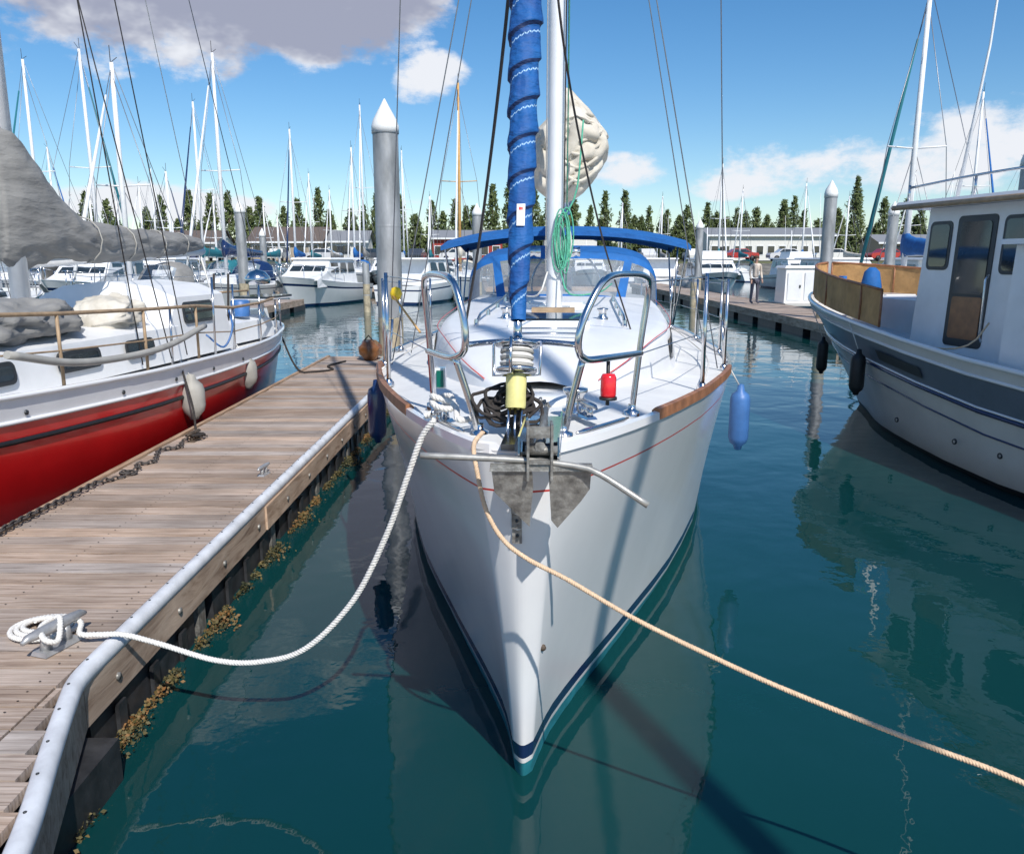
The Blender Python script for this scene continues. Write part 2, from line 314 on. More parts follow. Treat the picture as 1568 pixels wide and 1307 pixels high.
# ------------------------------------------------------------------ water and land
mb=MB(); mb.poly([(-1500,-300,0),(1500,-300,0),(1500,92,0),(-1500,92,0)],M['water']); mb.obj('water')
mb=MB()
rows=[]
for y,z in [(86,-.3),(89,.6),(92,1.55),(94,1.75),(3000,1.8)]:
    rows.append([(-1600+i*40,y+(U(-.6,.6) if y<93 else 0),z) for i in range(81)])
mb.grid(rows,M['grass'],False,lambda i,j:M['rock'] if i<2 else M['grass']); mb.obj('ground')
mb=MB(); mb.poly([(-300,97,1.80),(300,97,1.80),(300,112,1.80),(-300,112,1.80)],M['asph']); mb.obj('parking_lot')
# ------------------------------------------------------------------ poplar row
mb=MB()
bark=pm('bark',(.09,.07,.05),.9)
def poplar(x,y,h,r):
    z0=1.75
    mb.tube([(x,y,z0),(x+U(-.2,.2),y,z0+h*.5),(x+U(-.2,.2),y,z0+h*.93)],[r*.12,r*.07,.03],bark,5)
    for k in range(7):
        a=U(0,6.28); zz=z0+h*U(.12,.6); mb.tube([(x,y,zz),(x+math.cos(a)*r*.6,y+math.sin(a)*r*.6,zz+h*.16)],[.12,.03],bark,4)
    sx=U(0,100); n=int(560*r/2.2*h/14)
    for k in range(n):
        f=U(.03,1); prof=min(1,f*5+.35)*(max(0,1-f**1.6)**.7)
        a=U(0,6.283); q=R()**.4
        lump=.88+.7*noise.noise(Vector((math.cos(a)*1.1+sx,math.sin(a)*1.1,f*7)))
        rr=r*prof*lump*q
        if q>.55 and noise.noise(Vector((a*1.5+sx,f*12,3)))<-.28: continue
        c=Vector((x+math.cos(a)*rr,y+math.sin(a)*rr,z0+f*h)); s=U(.32,.75)
        lit=.45+.4*noise.noise(Vector((sx+math.cos(a)*2,f*9,1)))+.25*(math.cos(a)*.33-math.sin(a)*.9)*q+U(-.15,.15)  # sunlight painted into leaf colour: lighter on the sun-facing side, plus random tone
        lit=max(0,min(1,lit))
        for t in range(2):
            d=Vector((U(-1,1),U(-1,1),U(-.3,1.6))).normalized(); e=d.orthogonal().normalized()
            p=c+Vector((U(-.3,.3),U(-.3,.3),U(-.3,.3)))
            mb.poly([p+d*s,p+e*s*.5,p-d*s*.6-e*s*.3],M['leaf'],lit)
x=-98
while x<128:
    sp=U(1.9,3.9)
    if R()<.08: sp+=3
    g=U(0,1); hgt=U(9,13) if g<.6 else U(13,16.5)
    if x>72: hgt*=.85
    if x<-68: hgt*=.8
    poplar(x,172+U(-6,6),hgt,U(1.6,2.6)); x+=sp
for i in range(75):
    poplar(U(-100,130),184,U(6,9.5),U(2.0,3.4))
mb.obj('poplar_tree_row',recalc=False)
mb=MB()
for i in range(9000):
    xx=U(-150,160); yy=U(190,196); hh=(3.8+2.6*noise.noise(Vector((xx*.11,0,0))))+U(0,.8)
    p=Vector((xx,yy,1.7+hh*R())); s=U(.6,1.2); d=Vector((U(-1,1),U(-1,1),U(-.5,1))).normalized(); e=d.orthogonal()
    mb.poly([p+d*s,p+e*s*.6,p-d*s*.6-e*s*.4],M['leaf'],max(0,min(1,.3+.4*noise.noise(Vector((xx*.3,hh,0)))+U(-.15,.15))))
mb.obj('hedgerow',recalc=False)
# ------------------------------------------------------------------ buildings
def house(name,x0,x1,y0,y1,h,roofh,wall,roof,axis='x',nwin=4,storeys=1):
    e=empty(name,((x0+x1)/2,y0,1.79)); b=MB(); z=1.79
    b.box(x0,x1,y0,y1,z,z+h,wall); b.obj('walls',e)
    b=MB(); o=.5
    if axis=='x':
        ym=(y0+y1)/2
        for s in (0,1):
            yy=y0-o if s==0 else y1+o
            b.poly([(x0-o,yy,z+h),(x1+o,yy,z+h),(x1+o,ym,z+h+roofh),(x0-o,ym,z+h+roofh)],roof)
        b.poly([(x0,y0,z+h+.01),(x0,y1,z+h+.01),(x0,ym,z+h+roofh-.1)],wall); b.poly([(x1,y0,z+h+.01),(x1,y1,z+h+.01),(x1,ym,z+h+roofh-.1)],wall)
        b.box(x0-o,x1+o,y0-o-.06,y0-o-.01,z+h-.2,z+h+.05,M['gel2'])
    else:
        xm=(x0+x1)/2
        for xx in (x0-o,x1+o): b.poly([(xx,y0-o,z+h),(xx,y1+o,z+h),(xm,y1+o,z+h+roofh),(xm,y0-o,z+h+roofh)],roof)
        b.poly([(x0,y0+.01,z+h),(x1,y0+.01,z+h),(xm,y0+.01,z+h+roofh-.1)],wall)
    b.obj('roof',e); b=MB(); w=(x1-x0)/nwin
    for st in range(storeys):
        zz=z+.9+st*2.6
        for i in range(nwin):
            c=x0+w*(i+.5)
            b.box(c-w*.34,c+w*.34,y0-.06,y0-.01,zz-.1,zz+1.3,M['gel2']); b.box(c-w*.29,c+w*.29,y0-.09,y0-.061,zz,zz+1.2,M['glass'])
    b.obj('windows',e)
    b=MB(); c=x0+w*.5+w*.5; b.box(c-.45,c+.45,y0-.12,y0-.1,z,z+2,M['frame']); b.obj('door',e)
wl=pm('white_siding',(.7,.69,.66),.7); rf=pm('brown_shingle',(.13,.10,.085),.9,var=.25); rg=pm('grey_roof',(.22,.23,.25),.8); rdw=pm('red_siding',(.33,.04,.03),.7); tanw=pm('tan_siding',(.40,.33,.25),.8)
house('shingle_house',-37,-27,118,127,2.6,2.2,tanw,rf,nwin=5)
house('white_building',-26.5,-21,120,126,2.7,1.6,wl,rg,nwin=3)
house('long_white_building',29.5,48,125,133,3.7,1.2,wl,rg,nwin=11,storeys=1)
house('red_building',-12,-1.5,126,134,3.3,1.3,rdw,rg,nwin=6)
house('low_house',-58,-44,124,132,2.6,1.9,wl,rf,nwin=5)
house('grey_shed',52,62,118,125,2.5,1.2,tanw,rg,nwin=4)
house('gabled_white_house',5,13,128,136,3.2,2.0,wl,rf,'y',nwin=3)
def car(x,y,col,rot=0):
    m=pm('car_paint',col,.25,coat=.6,var=.02); b=MB(); c,s=math.cos(rot),math.sin(rot)
    T=lambda u,v,z:(x+u*c-v*s,y+u*s+v*c,1.8+z)
    prof=[(-2.2,.35),(-2.25,.7),(-2.1,.92),(-1.3,.98),(-.75,1.42),(.7,1.45),(1.45,1.0),(2.1,.95),(2.25,.7),(2.2,.35)]
    rows=[]
    for v,k in [(-.85,.93),(-.8,1),(.8,1),(.85,.93)]:
        rows.append([T(p[0]*(.995 if abs(v)>.82 else 1),v*(.88 if p[1]>1.2 else 1),p[1]) for p in prof])
    b.grid(rows,m,False)
    for i in (0,3): b.poly(rows[i],m)
    for sgn in (-1,1):
        b.poly([T(-1.15,sgn*.86,1.0),T(-.7,sgn*.775,1.36),(T(.62,sgn*.775,1.38)),T(1.3,sgn*.86,1.02)],M['glass'])
        for wx in(-1.4,1.4):
            b.rev(T(wx,sgn*.78,.33),[(.0,-.1),(.33,-.1),(.33,.1),(.18,.11),(0,.1)],M['black'],12,ax=(-s,c,0))
    b.poly([T(1.38,-.7,1.04),T(1.38,.7,1.04),T(.78,.62,1.44),T(.78,-.62,1.44)],M['glass'])
    b.obj('parked_car',recalc=False)
cols=[(.6,.6,.62),(.05,.06,.08),(.4,.02,.02),(.7,.7,.7),(.06,.12,.3),(.25,.26,.27),(.75,.74,.7)]
for i in range(26):
    xx=-62+i*5.6+U(-.7,.7); car(xx,100+U(-1,1),cols[i%7] if R()<.7 else random.choice(cols),U(-.1,.1)+(math.pi/2 if R()<.45 else 0))
# ------------------------------------------------------------------ hull tools
def loft_hull(mb,T,L,bS,bW,zs,stem,levels,xs,p=1.2,nose=.04,stern_rake=0,dbl=False):
    def pt(x,z):
        Z=zs(x); v=stem(z)+x*(1-stem(z)/L)
        if z>=0: b=bW(x)+(bS(x)-bW(x))*min(1,z/Z)**p
        else: b=bW(x)*(1+z*.9)
        if x<nose: b*=math.sqrt(max(0,x/nose))
        if dbl and L-x<nose: b*=math.sqrt(max(0,(L-x)/nose))
        if x>L*.8: v-=stern_rake*max(0,min(1,z/Z))*(x-L*.8)/(L*.2)
        return b,v
    rows=[]
    for fz,_ in levels:
        row=[]
        for sg in(-1,1):
            for x in (reversed(xs) if sg<0 else xs):
                if sg>0 and x==xs[0]: continue
                z=fz(zs(x)); b,v=pt(x,z); row.append(T(sg*b,v,z))
        rows.append(row)
    mb.grid(rows,None,True,lambda i,j:levels[i][1])
    n=len(rows[0])
    for i in range(len(rows)-1):
        b0=len(mb.v); mb.v+=[tuple(rows[i][0]),tuple(rows[i][n-1]),tuple(rows[i+1][n-1]),tuple(rows[i+1][0])]
        mb.face([b0,b0+1,b0+2,b0+3],levels[i][1])
    return pt
def deck(mb,T,L,pt,zs,xs,m,camber=.06,drop=.0,inset=0):
    rows=[]
    for x in xs:
        z=zs(x); b,v=pt(x,z); b=max(0,b-inset)
        rows.append([T(b*k,v,z-drop+camber*(1-k*k)*min(1,b)) for k in(-1,-.7,-.35,0,.35,.7,1)])
    mb.grid(rows,m,True)
def cloth(mb,T,st,m,nr=28,nv=50,amp=.1,fr=3.0,seed=0,ridges=0,crease=0,nf=7):
    vs=[s[0] for s in st]; F=[spl(vs,[s[i] for s in st]) for i in range(1,5)]; rows=[]
    for i in range(nv+1):
        v=vs[0]+(vs[-1]-vs[0])*i/nv; row=[]
        for k in range(nr):
            a=2*math.pi*k/nr
            n=noise.noise(Vector((math.cos(a)*fr*.5+seed,math.sin(a)*fr*.5,v*fr)))+.5*noise.noise(Vector((math.cos(a)*fr*1.3,math.sin(a)*fr*1.3+seed,v*fr*2.1)))
            q=1+amp*n+ridges*math.sin(5*a+v*6+2*n)
            if crease:
                w=a*nf/(2*math.pi)+.9*noise.noise(Vector((math.cos(a)*1.2+seed,math.sin(a)*1.2,v*1.5)))
                q*=1-crease+crease*1.5*abs(math.sin(math.pi*w))**.55
            ca,sa=math.cos(a),math.sin(a)
            row.append(T(F[0](v)+F[2](v)*q*ca,v,F[1](v)+F[3](v)*q*sa))
        rows.append(row)
    b=mb.grid(rows,m,True,closed=True); mb.face([b+k for k in range(nr)],m,True); mb.face([b+nv*nr+k for k in range(nr)],m,True)
# ------------------------------------------------------------------ generic moored boats
def TF(X,Y,ang,L0):
    c,s=math.cos(math.radians(ang)),math.sin(math.radians(ang))
    fw=Vector((s,c,0)); rt=Vector((c,-s,0))
    return lambda u,v,z:(X+rt.x*u-fw.x*(v-L0),Y+rt.y*u-fw.y*(v-L0),z)
def sailboat(X,Y,ang,L,mh,hm='gel',cov='blue',mm='whitemast',furl='whitemast',far=False):
    b=MB(); T=TF(X,Y,ang,L*.4); B=L*.16
    bS=spl([0,.12*L,.35*L,.6*L,.85*L,L],[.04,B*.5,B*.92,B,B*.85,B*.62]); bW=spl([0,.12*L,.35*L,.6*L,.85*L,L],[.02,B*.3,B*.75,B*.86,B*.65,B*.35])
    zb=.95+L*.025; zs=spl([0,.5*L,L],[zb,zb*.8,zb*.82]); stem=spl([-.4,0,zb],[L*.12,L*.08,0])
    xs=[0,.01,.04,.15,.4,.8]+[1.2+(L-1.2)*i/9 for i in range(10)]
    lev=[(lambda Z:-.3,M['navy']),(lambda Z:.05,M['navy']),(lambda Z:.1,M[hm]),(lambda Z:Z*.5,M[hm]),(lambda Z:Z*.82,M['navy'] if hm=='gel' else M['gel']),(lambda Z:Z*.86,M[hm]),(lambda Z:Z,M[hm])]
    pt=loft_hull(b,T,L,bS,bW,zs,stem,lev,xs); deck(b,T,L,pt,zs,xs,M['deck'],drop=.01)
    zd=zb*.82
    rows=[]
    for v,w,h in [(L*.22,.3,.03),(L*.28,.55,.25),(L*.42,.8,.36),(L*.66,.85,.42)]:
        w*=B/1.5; rows.append([T(-w,v,zd),T(-w*.88,v,zd+h*.9),T(-w*.5,v,zd+h+.04),T(0,v,zd+h+.07),T(w*.5,v,zd+h+.04),T(w*.88,v,zd+h*.9),T(w,v,zd)])
    b.grid(rows,M['gel2'],False); b.poly(rows[-1],M['gel2'])
    for sg in(-1,1):
        for v0,v1 in [(L*.34,L*.42),(L*.45,L*.54),(L*.57,L*.63)]:
            w=.82*B/1.5; b.poly([T(sg*(w+.01),v0,zd+.12),T(sg*(w+.02),v1,zd+.12),T(sg*(w*.95+.01),v1,zd+.28),T(sg*(w*.95),v0,zd+.27)],M['glass'])
    mv=L*.4; zt=mh
    b.tube([(0,mv,zd+.3),(0,mv,zt*.6),(0,mv+.05,zt)],[.085,.08,.06],M[mm],8,T=T)
    b.tube([(0,mv,zt-.02),(0,mv,zt+.45)],.012,M['wiredark'],4,T=T); b.tube([(-.02,mv,zt),(-.02,mv+.35,zt+.2)],.012,M['wiredark'],4,T=T)
    bz=zd+1.25
    b.tube([(0,mv,bz),(0,L*.82,bz+.05)],.06,M['alu'],6,T=T)
    cloth(b,T,[(mv-.1,0,bz+.30,.12,.40),(mv+.3,0,bz+.25,.16,.28),(mv+L*.2,0,bz+.17,.17,.2),(L*.8,0,bz+.12,.09,.12)],M[cov],10,12,.18)
    w=.012
    fs=[(0,.15,zb),(0,mv-.05,zt*.97)]; b.tube(fs,w,M['wire'],4,T=T)
    f0,f1=Vector(fs[0]),Vector(fs[1]); b.tube([f0.lerp(f1,.06),f0.lerp(f1,.3),f0.lerp(f1,.88)],[.05,.065,.03],M[furl],6,T=T)
    b.tube([(0,L-.1,zb*.85),(0,mv+.05,zt)],w,M['wire'],4,T=T)
    for sg in(-1,1):
        sz=zt*.55
        b.tube([(0,mv,sz),(sg*B*.6,mv+.1,sz+.05)],.025,M[mm],5,T=T)
        b.tube([(sg*B*.9,mv+.1,zd),(sg*B*.6,mv+.1,sz+.05),(0,mv,zt*.96)],w,M['wire'],4,T=T)
        b.tube([(sg*B*.88,mv+.5,zd),(0,mv,sz)],w,M['wire'],4,T=T)
        prev=None
        for q in(.02,.2,.4,.6,.8,.97):
            x=L*q; bb,v=pt(x,zs(x)); bb=max(.1,bb-.05); b.tube([(sg*bb,v,zs(x)),(sg*bb,v,zs(x)+.62)],.014,M['steel'],5,T=T)
            cur=(sg*bb,v,zs(x)+.6)
            if prev: b.tube([prev,cur],.008,M['steel'],4,T=T); b.tube([(prev[0],prev[1],prev[2]-.3),(cur[0],cur[1],cur[2]-.3)],.007,M['steel'],4,T=T)
            prev=cur
    b.tube([(-.2,.2,zb+.6),(0,-.1,zb+.62),(.2,.2,zb+.6)],.016,M['steel'],5,T=T)
    rows=[]
    for v,h in [(L*.6,.45),(L*.64,.95),(L*.74,1.05)]:
        rows.append([T(math.cos(a)*B*.55,v,zd+.2+(h-.2)*max(0,math.sin(a))**.5) for a in [math.pi*k/8 for k in range(9)]])
    b.grid(rows,M[cov],True,lambda i,j:M['clear'] if (i==0 and 2<=j<=5) else M[cov])
    b.obj('sailboat')
def motorboat(X,Y,ang,L,fly=True,cm='gel2'):
    b=MB(); T=TF(X,Y,ang,L*.5); B=L*.17
    bS=spl([0,.15*L,.4*L,.8*L,L],[.05,B*.62,B*.97,B,B*.95]); bW=spl([0,.15*L,.4*L,.8*L,L],[.02,B*.3,B*.75,B*.88,B*.85])
    zb=1.35; zs=spl([0,.5*L,L],[zb,1.0,.85]); stem=spl([-.4,0,zb],[L*.2,L*.15,0]); xs=[0,.01,.04,.15,.4,.8]+[1.2+(L-1.2)*i/8 for i in range(9)]
    lev=[(lambda Z:-.3,M['navy']),(lambda Z:.1,M['gel']),(lambda Z:Z*.7,M['navy']),(lambda Z:Z*.78,M['gel']),(lambda Z:Z,M['gel'])]
    pt=loft_hull(b,T,L,bS,bW,zs,stem,lev,xs,1.5); deck(b,T,L,pt,zs,xs,M['gel2'],drop=.01)
    w=B*.78; z0=.92; zt=2.05
    prof=[(L*.2,z0+.22),(L*.34,z0+.56),(L*.42,zt),(L*.78,zt),(L*.8,z0)]
    rows=[[T(sg*w*(1 if p[1]<1.6 else .88),p[0],p[1]) for p in prof] for sg in(-1,-.6,.6,1)]
    b.grid(rows,M[cm],False); b.poly(rows[0]+[T(-w,L*.2,z0-.1)],M[cm]); b.poly(rows[3]+[T(w,L*.2,z0-.1)],M[cm])
    for u0,u1 in[(-.85,-.32),(-.28,.28),(.32,.85)]:
        b.poly([T(u0*w,L*.345-.02,z0+.62),T(u1*w,L*.345-.02,z0+.62),T(u1*w*.92,L*.41-.02,zt-.12),T(u0*w*.92,L*.41-.02,zt-.12)],M['glass'])
    for sg in(-1,1):
        for v0,v1 in[(.40,.52),(.54,.64),(.66,.76)]:
            b.poly([T(sg*(w*.97+.02),L*v0,z0+.55),T(sg*(w*.97+.02),L*v1,z0+.55),T(sg*(w*.9+.02),L*v1,zt-.15),T(sg*(w*.9+.02),L*(v0+.02),zt-.15)],M['glass'])
    b.tbox(T,-w,w,L*.4,L*.86,zt+.003,zt+.08,M[cm],inset=.05)
    if fly:
        b.tbox(T,-w*.7,w*.7,L*.46,L*.7,zt+.083,zt+.5,M[cm],inset=.1); b.tube([(0,L*.7,zt),(0,L*.72,zt+2)],.03,M['whitemast'],6,T=T)
    b.tube([(w*.6,L*.6,zt),(w*.6,L*.65,zt+3)],.012,M['whitemast'],5,T=T)
    for sg in(-1,1):
        pr=None
        for q in(.01,.12,.25,.38,.5):
            x=L*q; bb,v=pt(x,zs(x)); bb=max(.06,bb-.05); c=(sg*bb,v,zs(x)+.55); b.tube([(sg*bb,v,zs(x)),c],.014,M['steel'],5,T=T)
            if pr: b.tube([pr,c],.014,M['steel'],5,T=T)
            pr=c
    b.obj('motorboat')
def X_at(px,Y): return (px-784)/1250*Y*.985
boats=[(72,40,180,'gel','blue'),(157,38,0,'gel','greycanvas'),(315,50,180,'gel','tealsail'),(348,36,185,'gel','navy'),(455,58,175,'gel','blue'),(95,62,0,'bluehull','blue'),
(545,62,180,'gel','blue'),(560,66,178,'gel','greycanvas'),(1098,68,180,'gel','tealsail'),(1475,46,180,'gel','blue'),(1385,60,0,'gel','greycanvas'),(225,58,180,'greenhull','beige'),(268,47,0,'gel','blue')]
tops={72:90,157:75,315:155,348:80,455:197,95:225,545:225,560:160,1098:250,1475:140,1385:265,225:280,268:262}
for px,Y,a,h,c in boats:
    t=math.tan(math.atan((653-tops[px])/1250)-math.radians(11.66)); mh=2.1+Y*t
    sailboat(X_at(px,Y),Y,a+U(-3,3),max(7.5,min(11,mh*.88)),mh,h,c,furl=random.choice(['whitemast','navy','tealsail','blue']))
sailboat(X_at(705,46),46,180,10,11.2,'gel','beige','orangemast')
sailboat(11.3,24,0,8.6,9.3,'gel','blue','whitemast',furl='tealsail')
sailboat(-11.5,25,182,8.5,7.6,'gel','greycanvas'); sailboat(-14.5,22,0,8.5,6.4,'gel','beige')
for px,Y,tp in [(120,75,300),(190,78,290),(410,80,310),(480,80,265),(620,80,230),(510,85,290),(1010,82,300),(1130,80,290),(1225,76,280),(1290,74,300),(1430,70,310),(1545,64,240),(30,70,250),(245,70,258),(380,72,320),(860,80,300),(950,78,310),(660,78,300),(150,52,290),(60,56,300),(430,66,330),(335,60,300)]:
    t=math.tan(math.atan((653-tp)/1250)-math.radians(11.66)); sailboat(X_at(px,Y),Y,random.choice([0,180])+U(-4,4),U(7.5,9.5),2.1+Y*t,random.choice(['gel','gel','gel','bluehull']),random.choice(['blue','greycanvas','beige','tealsail','navy']))
motorboat(X_at(488,39),39,192,7.6,False); motorboat(X_at(657,41),42,20,7.5,False); motorboat(-17,34,180,8,False); motorboat(-23,33,0,8.5,False); motorboat(X_at(250,44),44,180,8.5); motorboat(X_at(600,62),62,180,9)
motorboat(15,38,180,8.5,False); motorboat(12.5,52,182,9); motorboat(X_at(1000,60),60,0,9,False); motorboat(X_at(900,66),66,180,9); motorboat(20,58,180,9); motorboat(14.5,30,0,7.0,False)
motorboat(-31,52,180,9); motorboat(-38,60,0,9); motorboat(-20,45,180,9,False); motorboat(-26,44,0,8,False)
# ------------------------------------------------------------------ distant docks
def pier(name,x0,x1,y0,y1,along='y'):
    b=MB(); z=.45
    if along=='y':
        y=y0
        while y<y1: b.box(x0,x1,y,y+.24,z-.04,z+U(-.002,.002),M['plank'],R()); y+=.25
        for xx in(x0,x1): b.box(xx-.03,xx+.03,y0,y1,.22,z+.01,M['beam'])
        y=y0+.3
        while y<y1: b.box(x0+.06,x1-.06,y,y+1.8,-.2,.215,M['float']); y+=2.4
    else:
        x=x0
        while x<x1: b.box(x,x+.24,y0,y1,z-.04,z+U(-.002,.002),M['planky'],R()); x+=.25
        for yy in(y0,y1): b.box(x0,x1,yy-.03,yy+.03,.22,z+.01,M['beam'])
        x=x0+.3
        while x<x1: b.box(x,x+1.8,y0+.06,y1-.06,-.2,.215,M['float']); x+=2.4
    b.obj(name)
pier('dock',8.0,9.9,20.0,56); pier('dock',-46,6,47.5,49.3,'x'); pier('dock',-9.6,-8.6,18,34)
def piling(x,y,r,h,cap=True):
    b=MB(); b.rev((x,y,0),[(r,-1),(r,1.1),(r*.995,1.2),(r*.995,h)],None,24,mf=lambda i,j:M['pilelow'] if i<1 else M['pile'])
    for zz in(h*.35,h*.62): b.rev((x,y,zz),[(r*1.0,-.02),(r*1.012,0),(r*1.0,.02)],M['pile'],24)
    if cap: b.rev((x,y,h),[(r*1.0,-.12),(r*1.06,-.12),(r*1.06,0),(r*.9,.1),(0.01,r*2.0)],M['cap'],24)
    b.obj('dock_piling')
piling(-2.11,14.3,.215,4.25); piling(8.75,23.2,.17,3.85); piling(8.95,14.6,.2,3.75); piling(12.6,27.8,.17,3.6); piling(-1.5,36,.2,4.0); piling(-11,34,.2,4.0); piling(10.3,46,.2,3.8); piling(7.7,35,.15,1.3,False)
piling(-5.8,33,.14,1.9,False); piling(-14,47,.18,3.4)
def ubox():
    b=MB(); x0,x1,y0,y1=9.95,11.3,30.2,31.3
    b.box(x0,x1,y0,y1,.5,1.75,M['gel'],inset=.03); b.box(x0-.04,x1+.04,y0-.04,y1+.04,1.752,1.84,M['gel'],inset=.06); b.box(x0+.1,x0+.62,y0-.02,y0-.001,.6,1.6,M['gel2']); b.box(x0+.72,x1-.1,y0-.02,y0-.001,.6,1.6,M['gel2'])
    b.box(x0+.52,x0+.57,y0-.05,y0-.021,1.05,1.15,M['frame']); b.box(9.94,11.4,30,31.5,.40,.499,M['cream']); b.obj('dock_locker')
ubox()
def person(x,y,z,shirt,trous,face=0):
    e=empty('person',(x,y,z)); 
    def skin(name,V,E,mat):
        me=bpy.data.meshes.new(name); me.from_pydata([v[:3] for v in V],E,[]); o=bpy.data.objects.new(name,me); S.collection.objects.link(o)
        me.materials.append(mat); o.modifiers.new('s','SKIN'); 
        for i,v in enumerate(V): me.skin_vertices[0].data[i].radius=(v[3],v[3]*(v[4] if len(v)>4 else 1))
        me.skin_vertices[0].data[0].use_root=True
        sb=o.modifiers.new('u','SUBSURF'); sb.levels=1; sb.render_levels=1
        o.location=(x,y,z); o.rotation_euler=(0,0,face); bpy.context.view_layer.update(); par(o,e)
    skin('torso',[(0,0,.93,.14,.8),(0,0,1.1,.13,.75),(0,0,1.3,.16,.7),(0,0,1.43,.09),(.19,0,1.40,.055),(.24,.02,1.13,.045),(.2,-.12,.92,.035),(-.19,0,1.40,.055),(-.25,.0,1.13,.045),(-.24,-.1,.9,.035)],[(0,1),(1,2),(2,3),(3,4),(4,5),(5,6),(3,7),(7,8),(8,9)],shirt)
    skin('legs',[(0,0,.92,.14,.85),(.1,0,.84,.09),(.11,-.02,.47,.062),(.12,.02,.09,.045),(.12,-.14,.04,.04),(-.1,0,.84,.09),(-.12,.01,.47,.062),(-.14,.03,.09,.045),(-.14,-.12,.04,.04)],[(0,1),(1,2),(2,3),(3,4),(0,5),(5,6),(6,7),(7,8)],trous)
    skin('head',[(0,0,1.44,.05),(0,0,1.52,.05),(0,-.01,1.60,.085,.95),(0,-.005,1.68,.085,.95),(0,-.09,1.61,.018)],[(0,1),(1,2),(2,3),(2,4)],M['skin'])
    b=MB(); b.rev((x,y+.01,z+1.63),[(.098,0),(.105,.05),(.09,.1),(.0,.125)],M['hair'],12); b.obj('hair',e)
    for sg,px_,pz in((1,-.12,.92),(-1,-.1,.9)):
        V=[((.2 if sg>0 else -.24),px_,pz,.03)]; E=[]
        V.append((V[0][0],px_-.02,pz-.07,.03)); E.append((0,1))
        for k in range(4):
            V.append((V[0][0]+(k-1.5)*.018,px_-.035,pz-.13-(.01 if k in(1,2) else 0),.009)); E.append((1,len(V)-1))
            V.append((V[0][0]+(k-1.5)*.018,px_-.02,pz-.165,.008)); E.append((len(V)-2,len(V)-1))
        V.append((V[0][0]-sg*.045,px_-.04,pz-.08,.011)); E.append((0,len(V)-1))
        skin('hand',V,E,M['skin'])
person(8.95,30.5,.452,M['shirt'],M['trousers'],.3)
# ------------------------------------------------------------------ near finger dock
dk=empty('finger_dock',(-2.43,2,0))
b=MB(); y=2.06; XL,XR=-3.12,-1.80
while y<14:
    w=.138; r=R(); dz=U(-.0025,.0025)
    b.box(XL+U(-.006,.006),XR,y+U(-.001,.001),y+w,.41,.45+dz,M['plank'],r)
    y+=w+.010
b.obj('planks',dk)
b=MB(); y=2.06
while y<3.0:
    xe=-1.42-(y-2.0)*.36
    if xe-.06>XR+.02: b.tbox(ID,XR+.012,xe-.06,y,y+.138,.41,.449,M['plank'],R())
    y+=.147
b.obj('gusset_planks',dk)
b=MB(); y=2.1
while y<9:
    for xx in(XL+.09,-2.46,XR-.08):
        for q in(.03,.10):
            px,py=xx+U(-.006,.006),y+q-.04; b.poly([(px+.005*math.cos(k*1.05),py+.005*math.sin(k*1.05),.4535) for k in range(6)],M['rust'])
    y+=.148
b.obj('screws',dk)
def strip(b,P,m,w=.066,h=.042,z=.415):
    prof=[(-w/2,0),(-w/2,h*.75),(-w*.36,h*1.02),(0,h*1.16),(w*.3,h*1.05),(w/2,h*.7),(w/2+.004,h*.2),(w/2-.004,-.015),(w/2-.02,-.03)]
    rows=[]
    for i,p in enumerate(P):
        t=(Vector(P[min(i+1,len(P)-1)])-Vector(P[max(i-1,0)])).normalized(); nn=Vector((t.y,-t.x,0))
        rows.append([Vector(p)+nn*a+Vector((0,0,z+c)) for a,c in prof])
    b.grid(rows,m,True); b.poly(rows[0],m); b.poly(rows[-1],m)
b=MB()
P=[(-1.40,1.98,0),(-1.47,2.2,0),(-1.60,2.55,0),(-1.715,2.88,0),(-1.755,3.02,0),(-1.765,3.2,0)]; P=catmull(P,.05)+[(-1.765,3.3+.4*i,0) for i in range(27)]
strip(b,P,M['vinyl'])
dd=0; last=Vector(P[0])
for p in catmull(P,.02):
    p=Vector(p); dd+=(p-last).length; last=p
    if dd>.19 and p.y<9:
        dd=0; b.rev((p.x-.008,p.y,.415+.049),[(.006,-.002),(.006,.001),(0,.002)],M['frame'],7)
b.obj('bumper_strip',dk)
b=MB()
b.box(-1.795,-1.738,3.03,14.0,.215,.398,M['beam'],.5); b.box(-1.737,-1.722,5.5,9.7,.225,.392,M['beam'],.8); b.box(-3.17,-3.125,2.0,14.0,.2,.47,M['beam'],.4)
b.poly([(-1.738,3.025,.215),(-1.375,2.0,.215),(-1.375,2.0,.398),(-1.738,3.025,.398)],M['beam']); 
b.box(-3.12,-1.8,14.0,14.05,.2,.44,M['beam'])
for k in range(16):
    yy=3.3+k*.68
    b.rev((-1.737+ (.016 if 5.5<yy<9.7 else 0),yy,.30),[(.018,0),(.018,.010),(0,.013)],M['galv'],8,ax=(1,0,0))
b.obj('side_beams',dk)
b=MB(); y=3.1
b.box(-3.05,-1.60,2.05,3.0,-.25,.19,M['float'])
while y<13.5:
    b.box(-3.05,-1.765,y,y+1.15,-.25,.195,M['float'],inset=.012)
    for q in(.2,.55,.9): b.box(-1.764,-1.745,y+q,y+q+.07,-.2,.16,M['float'])
    b.box(-1.83,-1.77,y+1.2,y+1.3,-.1,.2,M['galv']); y+=1.42
b.obj('floats',dk)
b=MB()
